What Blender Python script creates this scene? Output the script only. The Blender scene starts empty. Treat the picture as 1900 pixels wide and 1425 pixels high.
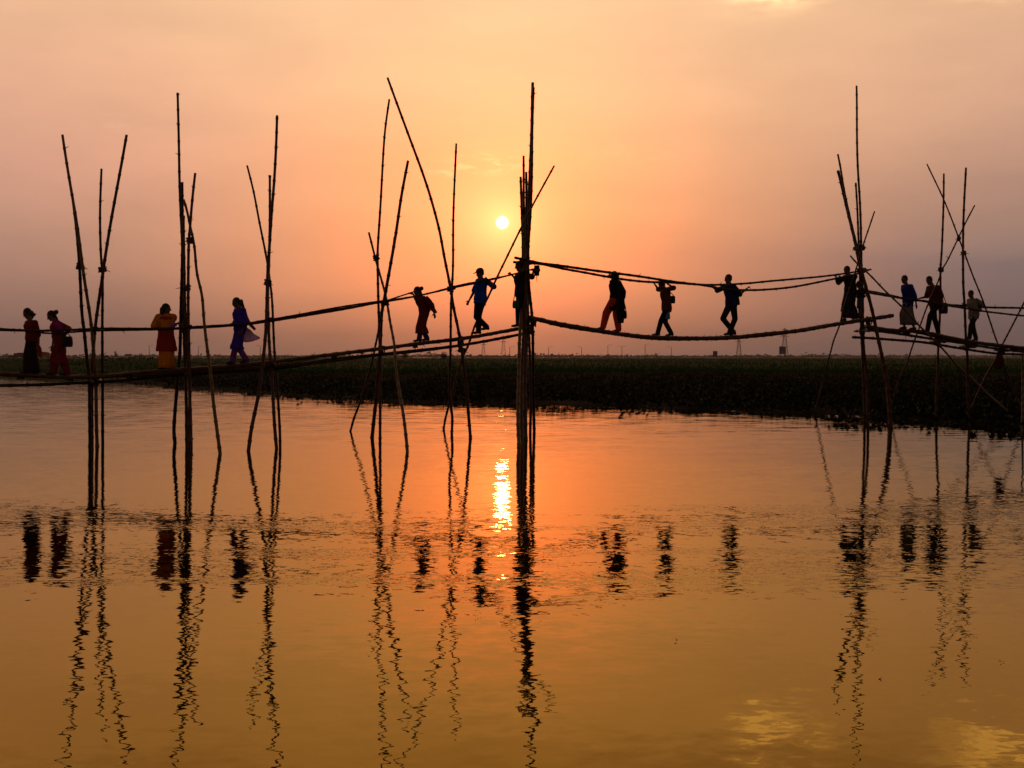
import bpy, math, random
import numpy as np
from mathutils import Vector, Matrix, Quaternion
random.seed(7); rng = np.random.default_rng(11)
S = bpy.context.scene
COL = S.collection
F = 2640.0; CX = 950.0; HY = 664.0; CAMH = 2.1      # focal length and horizon of the photograph, camera height above the water

def W(px, py, D):
    return Vector(((px - CX) / F * D, D, CAMH - (py - HY) / F * D))
def lerp_tab(tab, x):
    if x <= tab[0][0]: return tab[0][1]
    for (x0, y0), (x1, y1) in zip(tab, tab[1:]):
        if x <= x1: return y0 + (y1 - y0) * (x - x0) / (x1 - x0)
    return tab[-1][1]
BD = [(-200, 33.3), (0, 33.3), (500, 33.6), (720, 36.0), (975, 37.6), (1250, 40.5), (1600, 43.4), (1900, 45.4), (2100, 46.4)]
def bd(x): return lerp_tab(BD, x)

def lin(c):
    r = []
    for v in c:
        v /= 255.0
        r.append(v / 12.92 if v <= 0.04045 else ((v + 0.055) / 1.055) ** 2.4)
    return (*r, 1.0)

# ------------------------------------------------------------------ object helpers
def mesh_obj(name, verts, faces, mat, parent=None, origin=None, smooth=True):
    me = bpy.data.meshes.new(name)
    if origin is not None:
        verts = [(v[0] - origin[0], v[1] - origin[1], v[2] - origin[2]) for v in verts]
    me.from_pydata([tuple(v) for v in verts], [], faces)
    if smooth: me.polygons.foreach_set('use_smooth', [True] * len(me.polygons))
    me.materials.append(mat)
    o = bpy.data.objects.new(name, me); COL.objects.link(o)
    if parent is not None: o.parent = parent
    elif origin is not None: o.location = origin
    return o
def tag(o, label=None, cat=None, group=None, kind=None):
    if label: o['label'] = label
    if cat: o['category'] = cat
    if group: o['group'] = group
    if kind: o['kind'] = kind
    return o
def empty(name, loc, label, cat, group=None):
    o = bpy.data.objects.new(name, None); COL.objects.link(o); o.location = loc
    o.empty_display_size = 0.2
    return tag(o, label, cat, group)

class MB:
    def __init__(s): s.v = []; s.f = []
    def add(s, v, f):
        n = len(s.v); s.v += [tuple(p) for p in v]; s.f += [tuple(i + n for i in q) for q in f]; return s
    def rings(s, rings, close=True):
        n = len(rings[0]); b = len(s.v)
        for r in rings: s.v += [tuple(p) for p in r]
        for i in range(len(rings) - 1):
            for j in range(n):
                k = (j + 1) % n
                s.f.append((b + i * n + j, b + i * n + k, b + (i + 1) * n + k, b + (i + 1) * n + j))
        if close:
            s.f.append(tuple(b + j for j in reversed(range(n))))
            s.f.append(tuple(b + (len(rings) - 1) * n + j for j in range(n)))
        return s
    def capsule(s, p0, p1, r0, r1, n=12, flat=1.0, flatdir=None):
        p0 = Vector(p0); p1 = Vector(p1); d = p1 - p0
        L = d.length
        if L < 1e-6: d = Vector((0, 0, 1)); L = 1e-6
        d = d / L
        a = d.orthogonal().normalized() if flatdir is None else (Vector(flatdir) - d * d.dot(Vector(flatdir))).normalized()
        b = d.cross(a)
        R = []
        for t in (-80, -50, -20):
            q = math.radians(t); R.append((p0 + d * (r0 * math.sin(q)), r0 * math.cos(q)))
        R.append((p0, r0)); R.append((p1, r1))
        for t in (20, 50, 80):
            q = math.radians(t); R.append((p1 + d * (r1 * math.sin(q)), r1 * math.cos(q)))
        return s.rings([[c + a * (r * flat * math.cos(2 * math.pi * j / n)) + b * (r * math.sin(2 * math.pi * j / n)) for j in range(n)] for c, r in R])
    def ellipsoid(s, c, ax, ay, az, n=16, m=10):
        c = Vector(c); R = []
        for i in range(m + 1):
            q = -math.pi / 2 + math.pi * (i + 0.08) / (m + 0.16)
            R.append([c + az * math.sin(q) + ax * (math.cos(q) * math.cos(2 * math.pi * j / n)) + ay * (math.cos(q) * math.sin(2 * math.pi * j / n)) for j in range(n)])
        return s.rings(R)
    def box(s, c, hx, hy, hz, ax=Vector((1, 0, 0)), ay=Vector((0, 1, 0)), az=Vector((0, 0, 1))):
        c = Vector(c)
        v = [c + ax * (hx * i) + ay * (hy * j) + az * (hz * k) for k in (-1, 1) for j in (-1, 1) for i in (-1, 1)]
        return s.add(v, [(0, 2, 3, 1), (4, 5, 7, 6), (0, 1, 5, 4), (2, 6, 7, 3), (0, 4, 6, 2), (1, 3, 7, 5)])
    def build(s, name, mat, parent=None, origin=None, smooth=True, voxel=None, iters=4, bevel=None):
        o = mesh_obj(name, s.v, s.f, mat, parent, origin, smooth)
        if voxel:
            m = o.modifiers.new('r', 'REMESH'); m.mode = 'VOXEL'; m.voxel_size = voxel; m.use_smooth_shade = True
            if iters:
                k = o.modifiers.new('s', 'SMOOTH'); k.factor = 0.5; k.iterations = iters
        if bevel:
            m = o.modifiers.new('b', 'BEVEL'); m.width = bevel; m.segments = 2; m.limit_method = 'ANGLE'
        if voxel or bevel:
            dg = bpy.context.evaluated_depsgraph_get()
            me = bpy.data.meshes.new_from_object(o.evaluated_get(dg), depsgraph=dg)
            old = o.data; o.modifiers.clear(); o.data = me; bpy.data.meshes.remove(old); me.name = name
            if smooth and not bevel: me.polygons.foreach_set('use_smooth', [True] * len(me.polygons))
        return o

# ------------------------------------------------------------------ node helpers
class NT:
    def __init__(s, tree): s.t = tree; s.n = tree.nodes; s.l = tree.links; s.n.clear()
    def node(s, kind, **kw):
        n = s.n.new(kind)
        for k, v in kw.items(): setattr(n, k, v)
        return n
    def put(s, sock, v):
        if v is None: return
        if hasattr(v, 'links') or isinstance(v, bpy.types.NodeSocket): s.l.new(v, sock)
        else: sock.default_value = v
    def m(s, op, a, b=None, c=None, clamp=False):
        n = s.node('ShaderNodeMath', operation=op); n.use_clamp = clamp
        for i, x in enumerate((a, b, c)): s.put(n.inputs[i], x)
        return n.outputs[0]
    def vm(s, op, a, b=None, out=0):
        n = s.node('ShaderNodeVectorMath', operation=op); s.put(n.inputs[0], a); s.put(n.inputs[1], b); return n.outputs[out]
    def mix(s, f, a, b, blend='MIX'):
        n = s.node('ShaderNodeMix', data_type='RGBA', blend_type=blend)
        s.put(n.inputs[0], f); s.put(n.inputs[6], a); s.put(n.inputs[7], b); return n.outputs[2]
    def ramp(s, f, stops, interp='LINEAR'):
        n = s.node('ShaderNodeValToRGB'); cr = n.color_ramp; cr.interpolation = interp
        while len(cr.elements) > 1: cr.elements.remove(cr.elements[-1])
        for i, (p, c) in enumerate(stops):
            e = cr.elements[0] if i == 0 else cr.elements.new(p)
            e.position = p; e.color = c if len(c) == 4 else (*c, 1)
        s.put(n.inputs[0], f); return n.outputs[0]
    def sstep(s, x, a, b):
        n = s.node('ShaderNodeMapRange', interpolation_type='SMOOTHSTEP'); s.put(n.inputs[0], x)
        n.inputs[1].default_value = a; n.inputs[2].default_value = b; n.inputs[3].default_value = 0; n.inputs[4].default_value = 1
        return n.outputs[0]
    def noise(s, vec, scale, detail=2, rough=0.5, out=0):
        n = s.node('ShaderNodeTexNoise'); s.put(n.inputs['Vector'], vec); n.inputs['Scale'].default_value = scale
        n.inputs['Detail'].default_value = detail; n.inputs['Roughness'].default_value = rough; return n.outputs[out]
    def comb(s, x, y, z):
        n = s.node('ShaderNodeCombineXYZ')
        for i, v in enumerate((x, y, z)): s.put(n.inputs[i], v)
        return n.outputs[0]

def material(name):
    m = bpy.data.materials.new(name); m.use_nodes = True
    t = NT(m.node_tree); out = t.node('ShaderNodeOutputMaterial'); return m, t, out
def surface(name, c1, c2, scale=8, rough=0.8, detail=4, spec=0.3, bump=0.0, stretch=(1, 1, 1), trans=0.0, coat=0.0):
    m, t, out = material(name)
    tc = t.node('ShaderNodeTexCoord'); mp = t.node('ShaderNodeMapping'); t.put(mp.inputs[0], tc.outputs['Object']); mp.inputs['Scale'].default_value = stretch
    nz = t.noise(mp.outputs[0], scale, detail, 0.6)
    col = t.mix(t.sstep(nz, 0.3, 0.7), (*c1, 1), (*c2, 1))
    p = t.node('ShaderNodeBsdfPrincipled'); t.put(p.inputs['Base Color'], col); p.inputs['Roughness'].default_value = rough
    p.inputs['Specular IOR Level'].default_value = spec
    if coat: p.inputs['Coat Weight'].default_value = coat
    if bump:
        b = t.node('ShaderNodeBump'); b.inputs['Strength'].default_value = bump; b.inputs['Distance'].default_value = 0.02
        t.put(b.inputs['Height'], nz); t.put(p.inputs['Normal'], b.outputs[0])
    sh = p.outputs[0]
    if trans:
        tr = t.node('ShaderNodeBsdfTranslucent'); t.put(tr.inputs[0], col)
        mx = t.node('ShaderNodeMixShader'); mx.inputs[0].default_value = trans
        t.put(mx.inputs[1], sh); t.put(mx.inputs[2], tr.outputs[0]); sh = mx.outputs[0]
    t.put(out.inputs[0], sh)
    return m
def cloth(name, c, trans=0.0, rough=0.9):
    d = tuple(v * 0.72 for v in c)
    return surface(name, c, d, scale=14, rough=rough, spec=0.15, bump=0.25, trans=trans, stretch=(1, 1, 0.35))

# ------------------------------------------------------------------ camera, render, light, sky
cam = bpy.data.cameras.new('camera'); co = bpy.data.objects.new('camera', cam); COL.objects.link(co)
co.location = (0, 0, CAMH); co.rotation_euler = (math.radians(90), 0, 0)
cam.sensor_width = 36; cam.lens = F / 1900 * 36; cam.shift_y = -(712.5 - HY) / 1900; cam.clip_start = 0.05; cam.clip_end = 20000
S.camera = co
S.render.engine = 'CYCLES'
S.cycles.use_denoising = True
S.cycles.max_bounces = 8; S.cycles.glossy_bounces = 4; S.cycles.transmission_bounces = 4; S.cycles.volume_bounces = 0
S.cycles.sample_clamp_indirect = 6; S.cycles.sample_clamp_direct = 0
S.view_settings.view_transform = 'Standard'; S.view_settings.look = 'None'; S.view_settings.exposure = 0; S.view_settings.gamma = 1

SUN_AZ = math.atan((932 - CX) / F); SUN_EL = math.atan((HY - 413) / F)
SUND = Vector((math.sin(SUN_AZ) * math.cos(SUN_EL), math.cos(SUN_AZ) * math.cos(SUN_EL), math.sin(SUN_EL)))
sl = bpy.data.lights.new('sun', 'SUN'); sl.energy = 0.006; sl.angle = math.radians(0.53); sl.color = (1.0, 0.55, 0.22)
so = bpy.data.objects.new('sun', sl); COL.objects.link(so); so.rotation_euler = (-SUND).to_track_quat('-Z', 'Y').to_euler(); so.location = (0, 60, 40)

def build_world():
    w = bpy.data.worlds.new('World'); S.world = w; w.use_nodes = True
    t = NT(w.node_tree); out = t.node('ShaderNodeOutputWorld')
    tc = t.node('ShaderNodeTexCoord'); d = t.vm('NORMALIZE', tc.outputs['Generated'])
    sp = t.node('ShaderNodeSeparateXYZ'); t.put(sp.inputs[0], d); X, Y, Z = sp.outputs
    zz = t.m('MAXIMUM', Z, 0.0)
    az = t.m('ARCTAN2', X, Y)
    # broad uneven cloud sheets bend the colour bands a little
    mp = t.node('ShaderNodeMapping'); t.put(mp.inputs[0], d); mp.inputs['Scale'].default_value = (3.0, 3.0, 11.0)
    wob = t.m('SUBTRACT', t.noise(mp.outputs[0], 1.3, 4, 0.55), 0.5)
    e = t.m('MULTIPLY', t.m('ADD', zz, t.m('MULTIPLY', wob, 0.045)), 3.0, clamp=True)
    def col(tab): return t.ramp(e, [(p, lin(c)) for p, c in tab])
    L = col([(0.0, (120, 95, 90)), (0.073, (132, 104, 99)), (0.242, (172, 130, 117)), (0.41, (210, 154, 134)), (0.573, (229, 173, 142)), (0.731, (239, 187, 147)), (0.85, (230, 180, 140)), (1.0, (205, 160, 118))])
    C = col([(0.0, (160, 108, 92)), (0.073, (208, 124, 94)), (0.18, (246, 140, 96)), (0.285, (254, 152, 99)), (0.41, (255, 170, 114)), (0.573, (254, 191, 140)), (0.731, (251, 200, 152)), (0.85, (244, 192, 142)), (1.0, (225, 172, 112))])
    R = col([(0.0, (96, 84, 87)), (0.073, (99, 89, 95)), (0.2, (112, 100, 106)), (0.3, (158, 124, 114)), (0.41, (192, 146, 126)), (0.573, (217, 167, 137)), (0.731, (226, 179, 142)), (0.85, (214, 168, 132)), (1.0, (190, 148, 110))])
    side = t.mix(t.sstep(az, -0.12, 0.16), L, R)
    ctr = t.m('EXPONENT', t.m('MULTIPLY', t.m('POWER', t.m('DIVIDE', t.m('SUBTRACT', az, SUN_AZ), 0.185), 2.0), -1.0))
    base = t.mix(ctr, side, C)
    # clouds: soft mottling plus the small bright puffs near the sun and at the upper right
    mp2 = t.node('ShaderNodeMapping'); t.put(mp2.inputs[0], d); mp2.inputs['Scale'].default_value = (9, 9, 30)
    mot = t.noise(mp2.outputs[0], 1.0, 5, 0.55)
    base = t.mix(1.0, base, t.ramp(mot, [(0.2, (0.90, 0.90, 0.92)), (0.8, (1.08, 1.07, 1.05))]), 'MULTIPLY')
    fine = t.noise(mp2.outputs[0], 7.0, 5, 0.62)
    fluff = t.sstep(fine, 0.42, 0.64); fluff2 = t.sstep(t.noise(mp2.outputs[0], 3.0, 4, 0.55), 0.34, 0.62)
    def patch(px, py, w_, h_, col_, amt):
        dx = t.m('DIVIDE', t.m('SUBTRACT', az, math.atan((px - CX) / F)), w_ / F)
        dz = t.m('DIVIDE', t.m('SUBTRACT', Z, math.sin(math.atan((HY - py) / F))), h_ / F)
        g = t.m('EXPONENT', t.m('MULTIPLY', t.m('ADD', t.m('POWER', dx, 2.0), t.m('POWER', dz, 2.0)), -1.0))
        return t.m('MULTIPLY', t.m('MULTIPLY', g, fluff if col_ else fluff2), amt), col_
    for a in ((905, 303, 55, 14, (255, 224, 150), 0.9), (830, 322, 45, 8, (255, 215, 145), 0.5), (1435, -16, 72, 30, None, 2.0), (1850, -16, 75, 34, None, 1.6), (1190, 285, 80, 20, (252, 190, 140), 0.25), (215, 245, 60, 18, (238, 180, 150), 0.3)):
        fct, c_ = patch(*a); base = t.mix(t.m('MINIMUM', fct, 1.0), base, lin(c_) if c_ else (1.55, 1.0, .48, 1))
    # aureole round the sun, then its disc
    dot = t.vm('DOT_PRODUCT', d, tuple(SUND), out=1)
    ang = t.m('ARCCOSINE', t.m('MINIMUM', dot, 1.0))
    g1 = t.m('EXPONENT', t.m('MULTIPLY', ang, -1 / 0.019))
    g2 = t.m('EXPONENT', t.m('MULTIPLY', ang, -1 / 0.036))
    glow = t.mix(1.0, t.mix(1.0, (0, 0, 0, 1), t.comb_col(g1, (0.75, 0.50, 0.16)), 'ADD'), t.comb_col(g2, (0.22, 0.11, 0.03)), 'ADD')
    base = t.mix(1.0, base, glow, 'ADD')
    # the sky just above the sun is brighter than the film can hold
    SUP = Vector((math.sin(SUN_AZ) * .9921, math.cos(SUN_AZ) * .9921, math.sin(math.radians(7.0)))).normalized()
    a3 = t.m('DIVIDE', t.m('ARCCOSINE', t.m('MINIMUM', t.vm('DOT_PRODUCT', d, tuple(SUP), out=1), 1.0)), .075)
    base = t.mix(1.0, base, t.comb_col(t.m('EXPONENT', t.m('MULTIPLY', t.m('POWER', a3, 2.0), -1.0)), (1.1, .035, .0)), 'ADD')
    disc = t.sstep(ang, 0.0048, 0.0037)
    base = t.mix(1.0, base, t.comb_col(disc, (7, 3.8, 1.4)), 'ADD')
    # the sky overhead and behind the camera is far dimmer at this hour
    up = t.ramp(zz, [(0.0, (1, 1, 1)), (0.30, (1, 1, 1)), (0.5, (0.50, 0.47, 0.46)), (1.0, (0.22, 0.24, 0.30))])
    back = t.ramp(t.m('ADD', t.m('MULTIPLY', Y, 0.5), 0.5), [(0.0, (0.26, 0.27, 0.33)), (0.45, (0.24, 0.24, 0.27)), (0.75, (0.45, 0.43, 0.42)), (0.95, (1, 1, 1))])
    base = t.mix(1.0, t.mix(1.0, base, up, 'MULTIPLY'), back, 'MULTIPLY')
    # a share of physical sky light
    sky = t.node('ShaderNodeTexSky', sky_type='NISHITA'); sky.sun_disc = False; sky.sun_elevation = SUN_EL; sky.sun_rotation = SUN_AZ; sky.dust_density = 4
    b1 = t.node('ShaderNodeBackground'); t.put(b1.inputs[0], base); b1.inputs[1].default_value = 1.0
    b2 = t.node('ShaderNodeBackground'); t.put(b2.inputs[0], sky.outputs[0]); b2.inputs[1].default_value = 0.004
    ad = t.node('ShaderNodeAddShader'); t.put(ad.inputs[0], b1.outputs[0]); t.put(ad.inputs[1], b2.outputs[0])
    t.put(out.inputs[0], ad.outputs[0])
    w.cycles.sampling_method = 'MANUAL'; w.cycles.sample_map_resolution = 2048
def _cc(s, f, c):
    n = s.node('ShaderNodeMix', data_type='RGBA'); n.clamp_factor = True
    s.put(n.inputs[0], f); n.inputs[6].default_value = (0, 0, 0, 1); n.inputs[7].default_value = (*c, 1); return n.outputs[2]
NT.comb_col = _cc
build_world()

# ------------------------------------------------------------------ materials
M = {}
def bamboo(name, c1, c2):
    m, t, out = material(name)
    tc = t.node('ShaderNodeTexCoord'); mp = t.node('ShaderNodeMapping'); t.put(mp.inputs[0], tc.outputs['Object']); mp.inputs['Scale'].default_value = (6, 6, 1.2)
    n1 = t.noise(mp.outputs[0], 2.0, 4, 0.6); n2 = t.noise(tc.outputs['Object'], 40, 3, 0.6)
    col = t.mix(t.sstep(n1, 0.3, 0.7), (*c1, 1), (*c2, 1))
    col = t.mix(t.m('MULTIPLY', t.sstep(n2, 0.58, 0.72), 0.6), col, (0.02, 0.013, 0.008, 1))
    p = t.node('ShaderNodeBsdfPrincipled'); t.put(p.inputs['Base Color'], col); p.inputs['Roughness'].default_value = 0.45; p.inputs['Specular IOR Level'].default_value = 0.35
    t.put(out.inputs[0], p.outputs[0]); return m
M['bamboo'] = bamboo('brown_bamboo', (0.11, 0.045, 0.018), (0.06, 0.024, 0.011))
M['bamboo_dark'] = bamboo('dark_bamboo', (0.045, 0.018, 0.009), (0.025, 0.011, 0.006))
M['bamboo_pale'] = bamboo('weathered_bamboo', (0.22, 0.14, 0.06), (0.13, 0.075, 0.03))
M['rope'] = surface('rope', (0.05, 0.03, 0.018), (0.02, 0.012, 0.008), 30, 0.95)
M['skin'] = surface('skin', (0.17, 0.085, 0.05), (0.14, 0.07, 0.042), 12, 0.6)
M['hair'] = surface('hair', (0.012, 0.009, 0.008), (0.02, 0.015, 0.012), 60, 0.5)
M['black'] = surface('black_canvas', (0.015, 0.014, 0.015), (0.025, 0.022, 0.022), 20, 0.85)
M['shoe'] = surface('shoe_leather', (0.02, 0.015, 0.012), (0.03, 0.02, 0.015), 20, 0.6)

# ------------------------------------------------------------------ bamboo poles
def catmull(P, n):
    out = []
    for i in range(len(P) - 1):
        p0 = P[max(i - 1, 0)]; p1 = P[i]; p2 = P[i + 1]; p3 = P[min(i + 2, len(P) - 1)]
        for k in range(n):
            u = k / n
            out.append(0.5 * ((2 * p1) + (p2 - p0) * u + (2 * p0 - 5 * p1 + 4 * p2 - p3) * u * u + (3 * p1 - p0 - 3 * p2 + p3) * u ** 3))
    out.append(P[-1].copy()); return out
def pole_geo(mb, P, r0, r1, twigs=True, n=9):
    """a bamboo culm along points P: taper, slight wander, swollen nodes, stubs of cut twigs"""
    C = catmull(P, 6)
    seg = [0.0]
    for a, b in zip(C, C[1:]): seg.append(seg[-1] + (b - a).length)
    T = seg[-1]
    def at(s):
        s = min(max(s, 0), T)
        for i in range(len(seg) - 1):
            if s <= seg[i + 1]:
                u = (s - seg[i]) / max(seg[i + 1] - seg[i], 1e-6); return C[i].lerp(C[i + 1], u)
        return C[-1].copy()
    nodes = []; s = random.uniform(0.08, 0.3)
    while s < T - 0.03:
        nodes.append(s); s += random.uniform(0.30, 0.42)
    st = [0.0]
    for q in nodes: st += [q - 0.030, q - 0.010, q + 0.010, q + 0.030]
    extra = []
    for a, b in zip([0.0] + nodes, nodes + [T]): extra.append((a + b) / 2)
    st = sorted(x for x in st + extra + [T] if 0 <= x <= T)
    rings = []; prevA = None
    ph = random.uniform(0, 6)
    for s in st:
        p = at(s); d = (at(s + 0.05) - at(s - 0.05)).normalized()
        a = d.orthogonal().normalized() if prevA is None else (prevA - d * d.dot(prevA)).normalized()
        prevA = a; b = d.cross(a)
        r = r0 + (r1 - r0) * s / T
        k = min((abs(s - q) for q in nodes), default=1)
        r *= 1.20 if k < 0.012 else (1.0 if k < 0.05 else 0.95)
        p = p + a * (0.006 * math.sin(s * 2.1 + ph)) + b * (0.006 * math.cos(s * 1.7 + ph))
        rings.append([p + a * (r * math.cos(2 * math.pi * j / n)) + b * (r * math.sin(2 * math.pi * j / n)) for j in range(n)])
    mb.rings(rings)
    if twigs:
        for q in nodes:
            if random.random() < 0.3:
                p = at(q); d = (at(q + 0.05) - at(q - 0.05)).normalized()
                a = d.orthogonal().normalized(); a.rotate(Quaternion(d, random.uniform(0, 6.28)))
                rr = r0 + (r1 - r0) * q / T
                mb.capsule(p + a * rr * 0.7, p + a * (rr + random.uniform(0.025, 0.07)) + d * 0.03, 0.009, 0.006, 5)
def lash_geo(mb, p, d, r):
    """rope wound a few turns round poles"""
    d = d.normalized(); a = d.orthogonal().normalized(); b = d.cross(a)
    for k in range(5):
        c = p + d * (k - 2) * 0.026; R = r * random.uniform(0.92, 1.08)
        tilt = random.uniform(-0.25, 0.25)
        path = [c + a * (R * math.cos(t * math.pi / 5)) + b * (R * math.sin(t * math.pi / 5)) + d * (tilt * R * math.cos(t * math.pi / 5)) for t in range(10)]
        n = 6; rings = []
        for i, q in enumerate(path):
            o = (q - c).normalized()
            rings.append([q + o * (0.017 * math.cos(2 * math.pi * j / n)) + d * (0.017 * math.sin(2 * math.pi * j / n)) for j in range(n)])
        rings.append(rings[0]); mb.rings(rings, close=False)
    for k in range(2):
        o = (a * random.uniform(-1, 1) + b * random.uniform(-1, 1)).normalized()
        mb.capsule(p + o * r, p + o * (r + random.uniform(0.05, 0.14)) - Vector((0, 0, 0.05)), 0.011, 0.006, 5)

def depth_from_water(py): return CAMH * F / (py - HY)
def trestle(label, poles, lashes, bearers=()):
    xs = [p[0][0][0] for p in poles]; base = W(sum(xs) / len(xs), HY + CAMH * F / bd(sum(xs) / len(xs)), bd(sum(xs) / len(xs))); base.z = 0
    root = empty('bamboo_trestle', base, label, 'bamboo trestle', 'bamboo trestles holding up the footbridge')
    for pts, r, mat, off in poles:
        (bx, by) = pts[0]
        Db = depth_from_water(by); xc = pts[len(pts) // 2][0]
        Dc = bd(xc) + off; yr = 600.0
        P = []
        for (x, y) in pts:
            tt = min((by - y) / max(by - yr, 40), 1.35)
            D = Db + (Dc - Db) * tt
            P.append(W(x, y, D))
        d = (P[0] - P[1]).normalized(); P.insert(0, P[0] + d * (1.1 / max(-d.z, 0.5)))
        mb = MB(); pole_geo(mb, P, r * 1.06, r * 0.72)
        mb.build('pole', M[mat], root, base)
    for (x, y, r) in lashes:
        mb = MB(); lash_geo(mb, W(x, y, bd(x)), Vector((random.uniform(-.2, .2), 0, 1)), r)
        mb.build('lashing', M['rope'], root, base)
    for (x, y, l) in bearers:
        D = bd(x); c = W(x, y, D); mb = MB()
        pole_geo(mb, [c + Vector((0.05, -l, -0.01)), c + Vector((0, 0, 0)), c + Vector((-0.05, l, 0.01))], 0.045, 0.04, False)
        mb.build('bearer', M['bamboo_dark'], root, base)
        mb = MB(); lash_geo(mb, c, Vector((1, 0, 0)), 0.12); mb.build('lashing', M['rope'], root, base)
    return root

trestle('four pole trestle just right of the woman with the black bag, V shaped top',
 [([(167, 828), (167, 795), (166, 710), (160, 656), (156, 614), (152, 580), (148, 500), (142, 430), (134, 362)], .045, 'bamboo_dark', -.35),
  ([(180, 828), (179, 795), (178, 710), (173, 647), (168, 593), (156, 513), (150, 470), (143, 420), (131, 345), (116, 250)], .043, 'bamboo_pale', -.42),
  ([(171, 823), (170, 720), (174, 640), (177, 605), (183, 559), (190, 513), (194, 485), (208, 400), (222, 320), (235, 250)], .045, 'bamboo', .30),
  ([(191, 824), (190, 710), (190, 605), (190, 513), (187, 470), (186, 400), (188, 313)], .038, 'bamboo_dark', .38)],
 [(149, 495, .085), (190, 500, .085)], [(176, 706, .6)])
trestle('trestle beside the woman in orange, a tall thin pole and one brace slanting right',
 [([(325, 822), (323, 795), (329, 710), (334, 650), (336, 560), (338, 480), (339, 420), (338, 338)], .046, 'bamboo_dark', .35),
  ([(347, 830), (346, 760), (344, 700), (342, 640), (340, 540), (338, 450), (336, 400), (333, 330), (331, 250), (330, 172)], .040, 'bamboo_dark', .25),
  ([(352, 832), (352, 760), (352, 700), (350, 620), (349, 540), (350, 460), (353, 420), (358, 360), (362, 321)], .042, 'bamboo', -.35),
  ([(355, 829), (353, 760), (350, 690), (346, 640), (343, 560), (342, 480), (341, 400)], .038, 'bamboo', -.28),
  ([(408, 842), (402, 795), (396, 746), (392, 702), (385, 651), (379, 599), (375, 550), (365, 506), (360, 455), (353, 420), (347, 390), (341, 370)], .042, 'bamboo_pale', -.45)],
 [(353, 446, .08), (345, 535, .1), (344, 613, .09)], [(352, 693, .65)])
trestle('slim three pole trestle right of the woman in blue, left foot splayed out',
 [([(461, 837), (467, 795), (480, 729), (489, 660), (494, 600), (496, 513), (499, 470), (504, 400), (509, 330), (514, 214)], .044, 'bamboo', -.42),
  ([(520, 830), (519, 795), (513, 702), (509, 647), (505, 563), (501, 523), (494, 475), (480, 405), (470, 355), (458, 307)], .034, 'bamboo_dark', .38),
  ([(513, 832), (510, 795), (505, 710), (500, 647), (497, 560), (499, 480), (501, 400), (501, 325)], .042, 'bamboo', .3)],
 [(497, 525, .08)], [(511, 676, .6)])
trestle('trestle left of the woman in dark red, a pale brace crossing its thick leaning pole',
 [([(705, 818), (705, 775), (706, 680), (704, 620), (702, 560), (701, 500), (701, 460), (705, 390), (710, 310), (715, 240), (722, 184)], .038, 'bamboo', .3),
  ([(690, 812), (694, 775), (698, 740), (705, 650), (708, 585), (714, 550), (724, 493), (735, 430), (745, 365), (757, 298)], .050, 'bamboo', .38),
  ([(650, 800), (657, 775), (669, 743), (688, 682), (695, 648), (703, 608), (712, 560), (724, 500), (731, 440)], .034, 'bamboo_dark', .45),
  ([(756, 838), (755, 828), (747, 764), (740, 718), (735, 680), (731, 640), (724, 600), (718, 558), (711, 530), (703, 503), (697, 483), (690, 455), (684, 431)], .040, 'bamboo_pale', -.45)],
 [(698, 478, .07), (714, 562, .1)], [(708, 651, .7)])
trestle('trestle with the longest bent pole, left of the man in the blue shirt',
 [([(873, 812), (870, 775), (865, 718), (859, 669), (856, 644), (850, 610), (842, 573), (834, 526), (825, 480), (815, 425), (800, 370), (785, 325), (765, 270), (740, 200), (719, 144)], .042, 'bamboo', -.38),
  ([(838, 806), (839, 775), (837, 758), (834, 722), (836, 648), (837, 564), (840, 501), (841, 420), (844, 330), (846, 266)], .038, 'bamboo', .35),
  ([(823, 796), (827, 775), (834, 749), (852, 684), (859, 661), (869, 640), (884, 598), (909, 543), (922, 514), (939, 480), (965, 428), (985, 388), (1007, 346), (1028, 307)], .034, 'bamboo', .5)],
 [(836, 537, .08), (857, 650, .09)], [(855, 632, .7)])
trestle('dense upright bundle of poles right of the sun, the tallest tower of the bridge',
 [([(963, 828), (962, 775), (963, 660), (967, 591), (969, 540), (970, 450), (968, 380), (966, 328)], .050, 'bamboo_pale', -.55),
  ([(967, 822), (968, 700), (972, 600), (973, 500), (973, 420), (972, 350), (971, 289)], .044, 'bamboo', -.40),
  ([(976, 815), (974, 700), (975, 600), (977, 500), (977, 420), (976, 319)], .048, 'bamboo', -.45),
  ([(970, 810), (974, 700), (978, 591), (979, 480), (981, 404), (984, 300), (987, 220), (989, 153)], .058, 'bamboo', .40),
  ([(991, 800), (990, 740), (989, 659), (988, 600), (984, 558), (981, 524), (980, 470), (984, 400), (987, 300), (990, 162)], .044, 'bamboo_dark', .50),
  ([(984, 806), (985, 740), (983, 660), (980, 590), (978, 520), (977, 470)], .042, 'bamboo', .45)],
 [(975, 486, .16), (977, 592, .15), (976, 392, .12), (996, 497, .06)], [(983, 611, .7), (996, 503, .5), (989, 597, .6)])
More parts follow.
